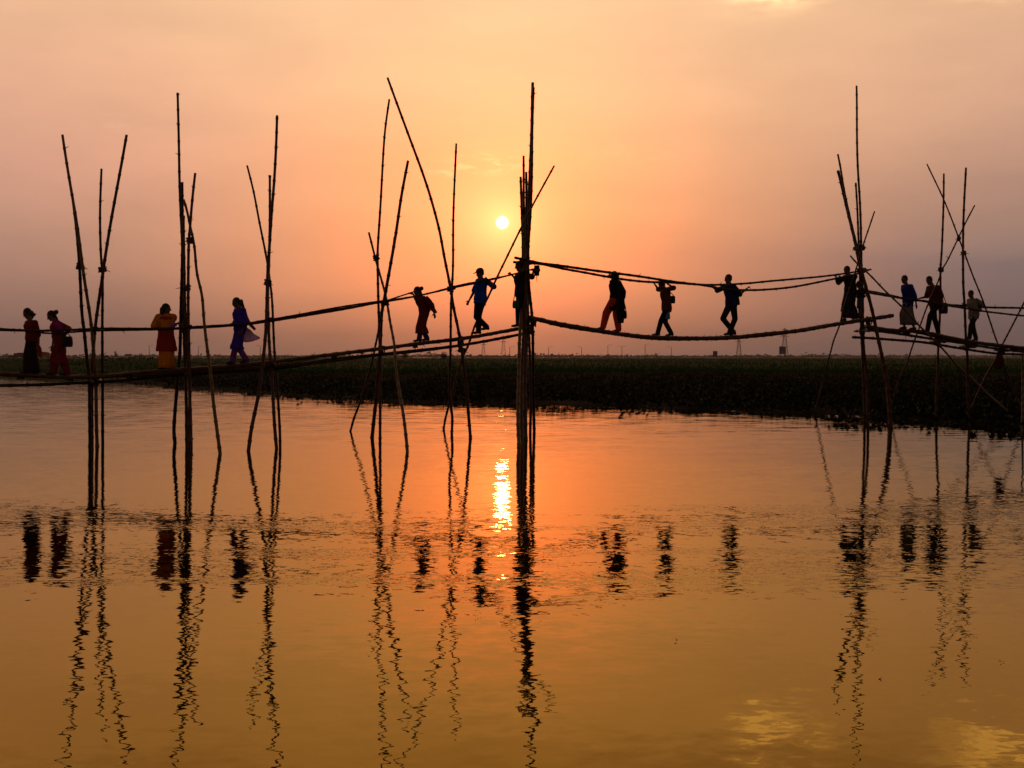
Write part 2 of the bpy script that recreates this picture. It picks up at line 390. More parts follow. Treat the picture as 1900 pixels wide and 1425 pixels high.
trestle('crossing poles beside the man in the long black robe, bound in one thick knot',
 [([(1611, 789), (1609, 707), (1603, 650), (1601, 608), (1601, 560), (1599, 503), (1598, 461), (1597, 420), (1595, 370), (1592, 309), (1590, 237), (1589, 159)], .044, 'bamboo', .4),
  ([(1604, 790), (1603, 720), (1600, 650), (1598, 608), (1597, 560), (1595, 500), (1593, 450), (1591, 385), (1588, 339)], .043, 'bamboo_dark', .35),
  ([(1653, 792), (1647, 712), (1639, 672), (1628, 621), (1622, 592), (1614, 558), (1603, 520), (1595, 493), (1590, 467), (1585, 443), (1573, 392), (1563, 348), (1555, 316)], .060, 'bamboo', -.5),
  ([(1650, 790), (1645, 720), (1635, 660), (1624, 600), (1611, 545), (1600, 505), (1592, 465), (1584, 432), (1575, 392), (1566, 350), (1559, 310), (1554, 286)], .042, 'bamboo', -.4),
  ([(1511, 769), (1527, 709), (1534, 678), (1546, 636), (1557, 604), (1572, 550), (1586, 506), (1601, 457), (1614, 419), (1623, 392)], .030, 'bamboo_dark', .6),
  ([(1893, 783), (1837, 735), (1803, 702), (1774, 676), (1744, 642), (1721, 619), (1704, 602), (1679, 575), (1645, 543), (1614, 510), (1592, 490), (1578, 474)], .036, 'bamboo_pale', -.55)],
 [(1594, 460, .17), (1599, 502, .13), (1601, 540, .1)], [(1600, 614, .7), (1612, 595, .5)])
trestle('rightmost open trestle of two uprights and thin crossed braces around the schoolboy',
 [([(1737, 786), (1738, 730), (1740, 692), (1741, 642), (1745, 558), (1745, 503), (1748, 460), (1750, 400), (1751, 322)], .042, 'bamboo', .4),
  ([(1800, 786), (1796, 735), (1795, 661), (1792, 619), (1790, 570), (1787, 524), (1787, 453), (1789, 382), (1792, 311)], .046, 'bamboo', -.4),
  ([(1905, 781), (1885, 735), (1879, 716), (1866, 686), (1856, 650), (1845, 621), (1824, 558), (1805, 510), (1790, 471), (1779, 443), (1750, 367), (1720, 304)], .030, 'bamboo', -.5),
  ([(1650, 772), (1668, 707), (1683, 672), (1698, 629), (1717, 577), (1740, 524), (1748, 499), (1757, 484), (1789, 419), (1809, 381)], .030, 'bamboo_dark', .55),
  ([(1797, 772), (1824, 709), (1847, 667), (1862, 636), (1883, 594), (1900, 562), (1925, 510)], .036, 'bamboo', .5),
  ([(1897, 800), (1897, 740), (1897, 700), (1897, 680), (1898, 655)], .034, 'bamboo_dark', -.4)],
 [(1788, 470, .07), (1746, 500, .07), (1779, 443, .05)], [(1740, 634, .6), (1795, 643, .6), (1858, 650, .5)])

# ------------------------------------------------------------------ walkways and handrails
def walkway(label, top, under, n_top, r_top, extra=()):
    mid = top[len(top) // 2]; org = W(mid[0], mid[1], bd(mid[0]))
    root = empty('bamboo_walkway', org, label, 'bamboo walkway', 'walkway spans of the bamboo footbridge')
    for k in range(n_top):
        off = (k - (n_top - 1) / 2) * r_top * 2.05
        P = [W(x, y, bd(x)) + Vector((0, off, random.uniform(-.012, .006))) for x, y in top]
        mb = MB(); pole_geo(mb, P, r_top * random.uniform(.92, 1.0), r_top * random.uniform(.85, .95)); mb.build('walking_pole', M['bamboo'], root, org)
    for j, pts in enumerate(under):
        off = (-1) ** j * 0.16
        P = [W(x, y, bd(x)) + Vector((0, off, 0)) for x, y in pts]
        mb = MB(); pole_geo(mb, P, .042, .036); mb.build('support_pole', M['bamboo_dark'], root, org)
    # short cross sticks tied under the walking poles
    for x in extra:
        y = lerp_tab(top, x); c = W(x, y, bd(x)) - Vector((0, 0, r_top + .026))
        mb = MB(); pole_geo(mb, [c + Vector((.03, -.34, 0)), c, c + Vector((-.03, .34, 0))], .026, .022, False); mb.build('cross_stick', M['bamboo_dark'], root, org)
        mb = MB(); lash_geo(mb, c + Vector((0, 0, r_top)), Vector((1, 0, 0)), r_top * 1.35); mb.build('lashing', M['rope'], root, org)
    return root
TOP_L = [(-90, 693), (0, 694), (58, 696.5), (110, 699), (160, 698.5), (200, 697), (270, 691), (345, 685), (420, 680), (505, 671.5), (600, 660), (707, 647), (785, 636.5), (850, 629), (900, 621), (984, 606)]
TOP_M = [(978, 589), (1000, 592.5), (1040, 602), (1100, 612), (1160, 621), (1220, 626.5), (1290, 628), (1360, 625.5), (1420, 620.5), (1480, 613.5), (1540, 603.5), (1600, 594), (1655, 586)]
TOP_R = [(1606, 605), (1647, 612), (1700, 615), (1744, 624), (1795, 633), (1845, 640), (1900, 647), (1990, 658)]
walkway('long bamboo walkway rising from the left edge to the tall pole tower', TOP_L,
        [[(-90, 716), (0, 715), (100, 713), (200, 708), (300, 697), (345, 693), (420, 689), (505, 682), (600, 669), (707, 657), (850, 641), (984, 617)],
         [(250, 697), (300, 694), (400, 688), (505, 680), (600, 672), (700, 658)],
         [(300, 698), (420, 691), (505, 684), (600, 671), (707, 658), (850, 642), (992, 615)]], 4, .048, (40, 130, 240, 430, 620, 770))
walkway('sagging bamboo walkway span under three walkers in the middle of the bridge', TOP_M, [], 3, .062, ())
walkway('bamboo walkway sloping down to the right edge from the crossed pole cluster', TOP_R,
        [[(1584, 626), (1626, 628), (1700, 633), (1740, 639), (1774, 645), (1816, 651), (1858, 656), (1900, 658), (1990, 668)],
         [(1600, 612), (1660, 619), (1744, 631), (1830, 645), (1900, 653), (1990, 664)]], 4, .055, (1680, 1770, 1880))
def handrail(label, lines, ties=()):
    (pts0, off0, _) = lines[0]; mid = pts0[len(pts0) // 2]; org = W(mid[0], mid[1], bd(mid[0]) + off0)
    root = empty('bamboo_handrail', org, label, 'bamboo handrail', 'handrails of the bamboo footbridge')
    for pts, off, r in lines:
        P = [W(x, y, bd(x) + off) for x, y in pts]
        mb = MB(); pole_geo(mb, P, r, r * .8); mb.build('rail_pole', M['bamboo_dark'], root, org)
    for x in ties:
        mb = MB(); y = lerp_tab(pts0, x); y2 = lerp_tab(pts0, x + 8)
        lash_geo(mb, W(x, y, bd(x) + off0), W(x + 8, y2, bd(x + 8) + off0) - W(x, y, bd(x) + off0), .042); mb.build('lashing', M['rope'], root, org)
handrail('long bamboo handrail rising from the left edge to the tall pole tower',
 [([(-90, 605), (0, 610), (60, 613), (110, 613), (160, 611.5), (200, 610), (310, 609), (352, 607), (447, 602), (496, 594), (600, 578), (707, 561), (770, 550), (850, 532), (890, 524), (955, 508.5), (992, 499)], -.36, .029),
  ([(-90, 609), (0, 613), (60, 615), (95, 619), (180, 613), (320, 611.5), (420, 605), (496, 597), (600, 581), (700, 562), (735, 552), (772, 540)], -.30, .023),
  ([(500, 593), (600, 575), (690, 561), (780, 547), (850, 530), (890, 522), (960, 507)], -.42, .021)], (176, 350, 500, 715, 840))
handrail('pair of drooping handrail poles over the sagging middle span',
 [([(955, 478), (1003, 489), (1030, 492), (1078, 498), (1135, 506), (1187, 513.5), (1240, 521), (1290, 527), (1311, 530), (1345, 537), (1375, 538.5), (1417, 537.5), (1480, 531), (1550, 517), (1604, 505)], -.33, .038),
  ([(953, 486), (1000, 489), (1019, 493), (1050, 500), (1093, 507.5), (1135, 514.5), (1177, 520.5), (1208, 523.5), (1248, 525), (1290, 527.5), (1330, 528), (1385, 526), (1427, 522), (1480, 517), (1542, 511), (1616, 500)], .36, .036)])
handrail('pair of bamboo handrail poles sloping down to the right edge',
 [([(1596, 538), (1647, 546.5), (1679, 554), (1721, 559.5), (1761, 566), (1790, 567.5), (1837, 570), (1900, 572), (1990, 577)], .34, .040),
  ([(1610, 543), (1647, 549), (1700, 556), (1750, 566), (1816, 576), (1858, 581), (1900, 586), (1990, 595)], -.36, .034)], (1745, 1789))

# ------------------------------------------------------------------ people
UP = Vector((0, 0, 1))
def two_bone(a, c, l1, l2, pole):
    d = c - a; L = d.length
    L2 = min(L, (l1 + l2) * 0.995)
    if L > 1e-5: c = a + d * (L2 / L)
    d = (c - a); L = max(d.length, 1e-4); d = d / L
    x = (l1 * l1 - l2 * l2 + L * L) / (2 * L); h = math.sqrt(max(l1 * l1 - x * x, 0))
    p = pole - d * d.dot(pole)
    p = p.normalized() if p.length > 1e-4 else d.orthogonal().normalized()
    return a + d * x + p * h, c

def ring_e(c, A, B, n=20, fold=0.0, k=7, ph=0.0):
    out = []
    for j in range(n):
        t = 2 * math.pi * j / n; q = 1 + fold * math.sin(k * t + ph) + fold * 0.5 * math.sin((k * 2 - 3) * t + 2 * ph)
        out.append(c + A * (q * math.cos(t)) + B * (q * math.sin(t)))
    return out

def hand_geo(mb, wrist, direc, palm_n, thumb_dir, s, curl):
    """palm, four jointed fingers of unequal length, thumb leaving the side of the palm"""
    d = direc.normalized(); nrm = (palm_n - d * d.dot(palm_n)).normalized(); side = d.cross(nrm)
    if side.dot(thumb_dir) < 0: side = -side
    pl = 0.095 * s
    mb.capsule(wrist, wrist + d * pl * 0.45, 0.026 * s, 0.036 * s, 10, 0.5, nrm)
    mb.capsule(wrist + d * pl * 0.4, wrist + d * pl * 0.92, 0.037 * s, 0.040 * s, 10, 0.42, nrm)
    for i, (o, L) in enumerate(((0.030, 0.078), (0.010, 0.088), (-0.011, 0.082), (-0.031, 0.064))):
        p = wrist + d * pl * (0.95 - 0.06 * abs(i - 1)) + side * o * s; dd = d + side * o * 2.2; dd.normalize()
        ang = curl * (0.9 + 0.12 * i)
        for q, fr in enumerate((0.45, 0.31, 0.24)):
            dd = (dd * math.cos(ang) + nrm * math.sin(ang)).normalized()
            e = p + dd * (L * fr * s); mb.capsule(p, e, (0.0095 - 0.001 * q) * s, (0.0088 - 0.001 * q) * s, 8); p = e
    p = wrist + d * pl * 0.30 + side * 0.030 * s
    dd = (d * 0.75 + side * 0.75 + nrm * 0.25).normalized()
    for L, a in ((0.036, 0), (0.030, 0.35), (0.024, 0.35)):
        dd = (dd * math.cos(a * curl) + (d * 0.6 + nrm * 0.6).normalized() * math.sin(a * max(curl, .3))).normalized()
        e = p + dd * L * s; mb.capsule(p, e, 0.0115 * s, 0.0095 * s, 8); p = e

PEOPLE = {}
def person(label, D, yaw, h, head, neck, pelvis, ankL, ankR, handL, handR, head_yaw=None, head_pitch=0.25,
           kneeL=None, kneeR=None, hair='short', top=None, top_hem=None, bottom=None, sleeves=1.0, toe=0.0, feet='shoe', lean_shoulder=0.0, cap=None, grip=(0.25, 0.25), hem_w=None, feet_dirs=None):
    s = h / 1.7
    def f_of(y): y = math.radians(y); return Vector((-math.cos(y), -math.sin(y), 0))
    f = f_of(yaw); sd = UP.cross(f)                                  # sd = the person's left
    def pt(p, off=0.0):
        q = W(p[0], p[1], D); return q + Vector((0, off + (p[2] if len(p) > 2 else 0), 0))
    pel = pt(pelvis); nk = pt(neck); hd = pt(head)
    pel.z = (pt(ankL).z + pt(ankR).z) / 2 - 0.075 * s + 0.515 * h; pelvis = (pelvis[0], HY + (CAMH - pel.z) * F / D)
    spine = (nk - pel).normalized()
    fw = (f - spine * f.dot(spine)).normalized()
    sw = 0.185 * s; hw = 0.088 * s
    shL = nk - spine * 0.030 * s + sd * sw; shR = nk - spine * 0.030 * s - sd * sw
    hipL = pel + sd * hw - UP * 0.02 * s; hipR = pel - sd * hw - UP * 0.02 * s
    def offy(v): return v.y
    aL = pt(ankL) + Vector((0, sd.y * 0.07 * s, 0)); aR = pt(ankR) - Vector((0, sd.y * 0.07 * s, 0))
    thigh = min(max(0.235 * h, 0.503 * max((hipL - aL).length, (hipR - aR).length)), 0.29 * h); shin = thigh
    def leg(hip, a, kn):
        if kn is not None:
            k = pt(kn, 0); k.y = (hip.y + a.y) / 2; return k, a
        return two_bone(hip, a, thigh, shin, f)
    kL, aL = leg(hipL, aL, kneeL); kR, aR = leg(hipR, aR, kneeR)
    ua = 0.178 * h; fa = 0.155 * h
    def arm(sh, hnd, sgn):
        hp = pt(hnd[:2]); hp.y += (sd.y * sgn * 0.17 * s) if len(hnd) < 3 else hnd[2]
        if grip[0 if sgn > 0 else 1] > .6: hp = hp + (sh - hp).normalized() * .065 * s
        e, w = two_bone(sh, hp, ua, fa, (-f * 0.8 - UP * 0.75 + sd * sgn * 0.35))
        return e, w
    eL, wL = arm(shL, handL, 1); eR, wR = arm(shR, handR, -1)
    ground = min(aL.z, aR.z) - 0.075 * s
    org = Vector(((aL.x + aR.x) / 2, (aL.y + aR.y) / 2, ground))
    root = empty('person', org, label, 'person', 'people crossing the bamboo footbridge')
    # ---- body: one continuous surface
    b = MB()
    def torso(mb, inf, lo=-0.10, top_r=True):
        T = [(lo, .125, .095), (-0.02, .165, .130), (0.08, .160, .122), (0.20, .138, .108), (0.33, .150, .122), (0.43, .172, .130), (0.50, .175, .108), (0.545, .120, .078)]
        L = (nk - pel).length; sc = L / 0.545 / s
        mb.rings([ring_e(pel + spine * (z * s * sc) + fw * (0.02 * s if 0.3 < z < 0.5 else 0), sd * (rx * s + inf), fw * (ry * s + inf)) for z, rx, ry in T])
    torso(b, 0)
    b.capsule(nk - spine * 0.06 * s, nk.lerp(hd, 0.55), .066 * s, .060 * s)
    for sh in (shL, shR): b.capsule(nk - spine * 0.02 * s, sh, .062 * s, .058 * s)
    for sh, e, w_ in ((shL, eL, wL), (shR, eR, wR)):
        b.capsule(sh, e, .050 * s, .038 * s); m_ = e.lerp(w_, .35); b.capsule(e, m_, .038 * s, .037 * s); b.capsule(m_, w_, .037 * s, .025 * s)
    for hp_, k, a in ((hipL, kL, aL), (hipR, kR, aR)):
        b.capsule(hp_, k, .083 * s, .054 * s); m_ = k.lerp(a, .33); b.capsule(k, m_, .053 * s, .055 * s); b.capsule(m_, a, .055 * s, .036 * s)
    for (e, w_, sgn, g) in ((eL, wL, 1, grip[0]), (eR, wR, -1, grip[1])):
        dr = (w_ - e).normalized(); pn = (-sd * sgn) if g < 0.6 else -UP
        if abs(dr.dot(pn)) > 0.9: pn = f
        hand_geo(b, w_ + dr * 0.005, dr, pn, f, s, g)
    fd = feet_dirs or (f, f)
    feet_pts = []
    for a, ff in ((aL, fd[0]), (aR, fd[1])):
        heel = a - ff * 0.045 * s - UP * 0.040 * s; ball = a + ff * 0.12 * s - UP * 0.052 * s; toe_ = a + ff * 0.175 * s - UP * 0.056 * s
        feet_pts.append((a, heel, ball, toe_))
        b.capsule(a, heel, .036 * s, .034 * s); b.capsule(a - UP * .01, ball, .036 * s, .030 * s, 12); b.capsule(ball, toe_, .030 * s, .020 * s)
    # head
    hf = f_of(yaw if head_yaw is None else head_yaw); hu = (UP * math.cos(head_pitch) + hf * math.sin(head_pitch)).normalized()
    hf = (hf - hu * hf.dot(hu)).normalized(); hs = hu.cross(hf)
    q = s * 1.10 if h > 1.5 else s * 1.14
    def H(x, y, z): return hd + hf * x * q + hs * y * q + hu * z * q
    b.ellipsoid(H(-.008, 0, .030), hf * .094 * q, hs * .074 * q, hu * .088 * q)
    b.ellipsoid(H(.024, 0, -.030), hf * .062 * q, hs * .058 * q, hu * .078 * q)
    b.ellipsoid(H(.060, 0, -.090), hf * .024 * q, hs * .026 * q, hu * .020 * q, 10, 6)
    b.capsule(H(.084, 0, .012), H(.104, 0, -.024), .010 * q, .014 * q, 8)
    b.capsule(H(.078, -.018, -.052), H(.078, .018, -.052), .011 * q, .011 * q, 8)
    for sg in (-1, 1):
        b.ellipsoid(H(-.002, sg * .075, -.004), hf * .018 * q, hs * .009 * q, hu * .031 * q, 8, 6)
        b.ellipsoid(H(.074, sg * .031, .010), hf * .013 * q, hs * .015 * q, hu * .010 * q, 8, 6)
        b.capsule(H(.081, sg * .014, .027), H(.074, sg * .044, .026), .008 * q, .007 * q, 6)
    b.build('body', M['skin'], root, org, voxel=.0072, iters=2)
    # hair
    hb = MB()
    hb.ellipsoid(H(-.022, 0, .042), hf * .096 * q, hs * .083 * q, hu * .090 * q)
    if hair in ('bun', 'pony', 'long', 'loose'):
        hb.ellipsoid(H(-.050, 0, -.005), hf * .070 * q, hs * .080 * q, hu * .085 * q)
    else:
        hb.ellipsoid(H(-.055, 0, .0), hf * .052 * q, hs * .070 * q, hu * .065 * q)
    if hair != 'short': hb.capsule(H(-.055, 0, -.03), H(-.065, 0, -.115), .062 * q, .050 * q)
    if hair == 'bun': hb.ellipsoid(H(-.145, 0, .030), hf * .058 * q, hs * .056 * q, hu * .056 * q)
    if hair == 'loose':
        hb.capsule(H(-.09, 0, -.02), H(-.13, 0, -.09), .065 * q, .045 * q); hb.capsule(H(-.13, .02, -.07), H(-.175, .02, -.095), .03 * q, .016 * q)
    if hair == 'pony':
        hb.ellipsoid(H(-.135, 0, .0), hf * .055 * q, hs * .05 * q, hu * .052 * q); hb.capsule(H(-.14, 0, -.02), H(-.165, 0, -.17), .045 * q, .026 * q)
    if hair == 'long':
        hb.capsule(H(-.08, 0, -.02), H(-.095, 0, -.20), .075 * q, .055 * q); hb.capsule(H(-.06, .05, -.03), H(-.07, .055, -.14), .03 * q, .03 * q); hb.capsule(H(-.06, -.05, -.03), H(-.07, -.055, -.14), .03 * q, .03 * q)
    hb.build('hair', M['hair'], root, org, voxel=.009, iters=2)
    if cap:
        cb = MB(); cb.ellipsoid(H(-.012, 0, .066), hf * .106 * q, hs * .090 * q, hu * .082 * q)
        cb.capsule(H(.06, 0, .062), H(.155, 0, .040), .062 * q, .048 * q, 14, 0.16, hu)
        cb.build('cap', cap, root, org, voxel=.008, iters=2)
    # ---- clothes
    def sleeve(mb, sh, e, w_, n, inf):
        if n <= 0: return
        mb.capsule(nk - spine * .025 * s, sh, .060 * s + inf * .4, .062 * s + inf * .5)
        if n <= 1: mb.capsule(sh, sh.lerp(e, n), .056 * s + inf * .5, .054 * s + inf)
        else:
            mb.capsule(sh, e, .056 * s + inf * .5, .046 * s + inf); mb.capsule(e, e.lerp(w_, n - 1), .046 * s + inf, .036 * s + inf)
    if top:
        g = MB(); torso(g, .040, lo=-0.12 if top_hem is None else -0.05)
        sl_ = sleeves if isinstance(sleeves, tuple) else (sleeves, sleeves)
        sleeve(g, shL, eL, wL, sl_[0], .028); sleeve(g, shR, eR, wR, sl_[1], .028)
        if top_hem is not None:
            zh = pt((pelvis[0], top_hem)).z; rr = []
            n = 7
            for i in range(n + 1):
                u = i / n; z = pel.z + .12 * s + (zh - pel.z - .12 * s) * u
                def legx(hp_, k, a):
                    if z > hp_.z: return hp_.lerp(pel + spine * .1, min((z - hp_.z) / .15, 1))
                    if z > k.z: return k.lerp(hp_, (z - k.z) / max(hp_.z - k.z, .01))
                    return a.lerp(k, max((z - a.z) / max(k.z - a.z, .01), 0))
                A_ = legx(hipL, kL, aL); B_ = legx(hipR, kR, aR); c = (A_ + B_) / 2; c.z = z
                spread_f = abs((A_ - B_).dot(f)) / 2; spread_s = abs((A_ - B_).dot(sd)) / 2
                wk = (hem_w or 1.0) ** u
                rr.append(ring_e(c, sd * (max(.085 * s + spread_s, .15 * s) + .03) * wk, f * (max(.10 * s + spread_f * .9, .115 * s) + .025) * wk, 26, .10 * u, 6, random.uniform(0, 6)))
            g.rings(rr[::-1])
        g.build(top[0], top[1], root, org, voxel=.012, iters=5)
    if bottom:
        kind, mat = bottom
        g = MB()
        if kind in ('trousers', 'baggy_trousers', 'shorts'):
            inf = .055 if kind == 'baggy_trousers' else .022
            g.rings([ring_e(pel + spine * z * s, sd * (rx * s + .014), fw * (ry * s + .014)) for z, rx, ry in ((-.08, .13, .09), (-.02, .156, .113), (.09, .150, .106))])
            for hp_, k, a in ((hipL, kL, aL), (hipR, kR, aR)):
                g.capsule(hp_, k, .086 * s + inf, .060 * s + inf)
                if kind != 'shorts': g.capsule(k, a.lerp(k, .0), .060 * s + inf, .050 * s + inf * (.7 if kind == 'baggy_trousers' else 1.1))
            g.build('trousers' if kind != 'shorts' else 'shorts', mat, root, org, voxel=.012, iters=4)
        else:
            name_, zb, flare = kind
            zl = pt((pelvis[0], zb)).z; n = 9; rr = []
            ph = random.uniform(0, 6)
            for i in range(n + 1):
                u = i / n; z = pel.z + .10 * s + (zl - pel.z - .10 * s) * u
                def legx(hp_, k, a):
                    if z > hp_.z: return hp_.lerp(pel + spine * .1, min((z - hp_.z) / .15, 1))
                    if z > k.z: return k.lerp(hp_, (z - k.z) / max(hp_.z - k.z, .01))
                    return a.lerp(k, max((z - a.z) / max(k.z - a.z, .01), 0))
                A_ = legx(hipL, kL, aL); B_ = legx(hipR, kR, aR); c = (A_ + B_) / 2; c.z = z
                sf = abs((A_ - B_).dot(f)) / 2; ss = abs((A_ - B_).dot(sd)) / 2
                rr.append(ring_e(c, sd * (max(.075 * s + ss, .155 * s) + .02) * (1 + (flare - 1) * u), f * (max(.08 * s + sf, .125 * s) + .02) * (1 + (flare - 1) * u), 32, .06 * u, 7, ph + u))
            g.rings(rr[::-1]); g.build(name_, mat, root, org)
    if feet == 'shoe':
        for (a, heel, ball, toe_) in feet_pts:
            g = MB(); g.capsule(a - UP * .025 * s, heel, .044 * s, .042 * s); g.capsule(a - UP * .03 * s, ball, .042 * s, .038 * s); g.capsule(ball, toe_, .038 * s, .027 * s)
            g.build('shoe', M['shoe'], root, org, voxel=.009, iters=2)
    return dict(root=root, org=org, D=D, nk=nk, pel=pel, shL=shL, shR=shR, wL=wL, wR=wR, eL=eL, eR=eR, f=f, sd=sd, s=s, kL=kL, kR=kR, hd=hd)

def ribbon(root, org, name, pts, widths, mat, D, thick=.006, offs=0.0):
    """a loose strip of cloth along picture points, with its own thickness and ripples in depth"""
    C = catmull([W(x, y, D) + Vector((0, offs + (o if o else 0), 0)) for (x, y, o) in pts], 5)
    n = len(C); v = []; f = []; m = 5
    for i, p in enumerate(C):
        t = i / (n - 1); w_ = np.interp(t, np.linspace(0, 1, len(widths)), widths)
        d = (C[min(i + 1, n - 1)] - C[max(i - 1, 0)]).normalized(); nn = d.cross(Vector((0, 1, 0))); nn = nn.normalized() if nn.length > .1 else Vector((1, 0, 0))
        for j in range(m):
            u = j / (m - 1) - .5
            for k in (0, 1):
                v.append(p + nn * (u * w_) + Vector((0, .025 * math.sin(u * 9 + t * 8) + (k - .5) * thick, 0)))
    for i in range(n - 1):
        for j in range(m - 1):
            a = (i * m + j) * 2; b_ = (i * m + j + 1) * 2; c = ((i + 1) * m + j + 1) * 2; e = ((i + 1) * m + j) * 2
            f += [(a, b_, c, e), (a + 1, e + 1, c + 1, b_ + 1)]
    for i in range(n - 1):
        for j in (0, m - 1):
            a = (i * m + j) * 2; e = ((i + 1) * m + j) * 2; f.append((a, e, e + 1, a + 1))
    for i in (0, n - 1):
        for j in range(m - 1):
            a = (i * m + j) * 2; b_ = (i * m + j + 1) * 2; f.append((a, a + 1, b_ + 1, b_))
    return mesh_obj(name, v, f, mat, root, org)

def bag(name, label, cat, c, hx, hy, hz, mat, anchor=None, strap_mat=None, flap=True, tilt=0.0):
    root = empty(name, c - Vector((0, 0, hz)), label, cat); org = root.location.copy()
    mb = MB(); ax = Vector((math.cos(tilt), 0, math.sin(tilt))); az = Vector((-math.sin(tilt), 0, math.cos(tilt)))
    rr = []
    for z, k in ((-1, .82), (-.85, .97), (-.3, 1.05), (.3, 1.0), (.85, .9), (1, .72)):
        ring = []
        for j in range(20):
            t = 2 * math.pi * j / 20; cx_ = math.copysign(abs(math.cos(t)) ** .5, math.cos(t)); sy_ = math.copysign(abs(math.sin(t)) ** .5, math.sin(t))
            ring.append(c + ax * (hx * k * cx_) + Vector((0, hy * k * sy_, 0)) + az * (hz * z))
        rr.append(ring)
    mb.rings(rr); mb.build('pouch', mat, root, org)
    if flap:
        mb = MB(); mb.box(c + az * hz * .25 + Vector((0, -hy * 1.06, 0)), hx * .88, .008, hz * .5, ax, Vector((0, 1, 0)), az); mb.build('flap', mat, root, org, bevel=.006)
    if anchor is not None:
        for sgn in (-1, 1):
            a = c + ax * (sgn * hx * .7) + az * hz * .85; m_ = a.lerp(anchor, .55) + Vector((sgn * .02, -.03, -.02))
            C = catmull([a, m_, anchor + Vector((0, 0, .01))], 5); s_ = MB()
            for p, q in zip(C, C[1:]): s_.capsule(p, q, .012, .012, 6)
            s_.build('strap', strap_mat or mat, root, org)
    return root

def feet_y(x, tab, r):   # picture height of the upper side of the walkway
    return lerp_tab(tab, x) - r * F / bd(x)
def ank(x, tab, r, h, dx=0, lift=0):
    D = bd(x); s = h / 1.7
    return (x, feet_y(x, tab, r) - (0.078 * s + lift) * F / D)
rL, rM, rR = .046, .060, .053
c_ = cloth
darkred = c_('dark_red_cotton', (.22, .02, .02)); darkskirt = c_('black_brown_cotton', (.03, .015, .013)); magenta = c_('magenta_cotton', (.45, .03, .30)); maroon = c_('maroon_cotton', (.30, .02, .04))
orange = c_('orange_cotton', (1.0, .36, .02), .3); redk = c_('red_cotton', (.55, .04, .02), .15); violet = c_('violet_cotton', (.30, .16, .75)); blue = c_('royal_blue_cotton', (.07, .03, .62), .1); purple = c_('purple_cotton', (.28, .08, .45), .25)
lav = c_('sheer_lavender', (.8, .62, .95), .65); shirtblue = c_('bright_blue_cotton', (.01, .10, .75), .12); black = c_('black_cotton', (.012, .012, .015)); red2 = c_('vermilion_cotton', (.95, .08, .012), .2)
brown = c_('brown_cotton', (.12, .035, .02)); navy = c_('navy_cotton', (.012, .02, .11)); grey = c_('grey_check_cotton', (.20, .17, .18)); dim = c_('charcoal_cotton', (.03, .03, .035)); white = c_('white_cotton', (.36, .35, .32), .15); plum = c_('dark_plum_cotton', (.10, .02, .03)); greenm = c_('green_cloth', (.01, .20, .05)); skyblue = c_('pale_blue_cloth', (.12, .30, .50)); sunred = c_('sun_red_cloth', (.5, .1, .04), .3)

p = person('woman in dark red top and long black skirt, leftmost on the bridge, head bowed', bd(58), 48, 1.58, (50.5, 582), (58, 597), (60, 643), ank(53, TOP_L, rL, 1.58), ank(67, TOP_L, rL, 1.58), (75, 645), (37, 616), head_pitch=.45, hair='loose',
           top=('blouse', darkred), sleeves=1.1, bottom=(('skirt', 691, 1.06), darkskirt), grip=(.3, .9))
ribbon(p['root'], p['org'], 'scarf', [(74, 636, -.2), (77, 645, -.2), (78, 653, -.18), (79, 662, -.16)], [.05, .09, .12, .10], sunred, bd(58))
p = person('woman with hair bun in magenta and maroon, stooping, second from the left', bd(108), 32, 1.55, (95, 586.5), (104, 598), (112, 643), ank(101, TOP_L, rL, 1.55), ank(123, TOP_L, rL, 1.55), (121, 627), (94, 643), head_pitch=.5, hair='bun',
           top=('kameez', maroon), top_hem=675, sleeves=1.2, bottom=('baggy_trousers', darkred), hem_w=.95)
ribbon(p['root'], p['org'], 'shawl', [(104, 596, -.2), (112, 601, -.24), (119, 612, -.24), (122, 622, -.22)], [.10, .15, .14, .10], magenta, bd(108))
bag('shoulder_bag', 'black shoulder bag on the hip of the woman in magenta', 'bag', W(126, 634, bd(126) - .2), .10, .09, .125, M['black'], p['shL'] + Vector((0, 0, .06)))
p = person('woman in orange shawl and red kameez standing turned away beside the tall trestle', bd(309), -85, 1.56, (309, 573), (308, 587), (308, 638), ank(301, TOP_L, rL, 1.56), ank(317, TOP_L, rL, 1.56), (292, 612, .05), (331, 605, -.2), head_yaw=-175, head_pitch=.08, hair='long',
           top=('kameez', redk), top_hem=652, sleeves=(1.2, .1), bottom=(('salwar', 682, 1.0), orange), grip=(.3, .9), hem_w=1.22)
g = MB(); up_ = (p['nk'] - p['pel']).normalized()
for k_, e_, w_ in (('shL', 'eL', .092), ('shR', 'eR', .078)):
    g.capsule(p['nk'] - up_ * .01, p[k_], .095, .094)
    g.capsule(p[k_], p[k_].lerp(p[e_], .95 if k_ == 'shL' else .30), .094, w_)
g.rings([ring_e(p['nk'] - up_ * z_, p['sd'] * a_, p['f'] * b_, 24, .05, 5, z_ * 9) for z_, a_, b_ in ((.34, .19, .165), (.26, .21, .175), (.14, .215, .165), (.02, .14, .12))])
g.build('shawl', orange, p['root'], p['org'], voxel=.012, iters=5)
g = MB(); g.capsule(p['shR'], p['eR'], .062, .052); g.capsule(p['eR'], p['wR'], .052, .042); g.build('sleeve', violet, p['root'], p['org'], voxel=.012)
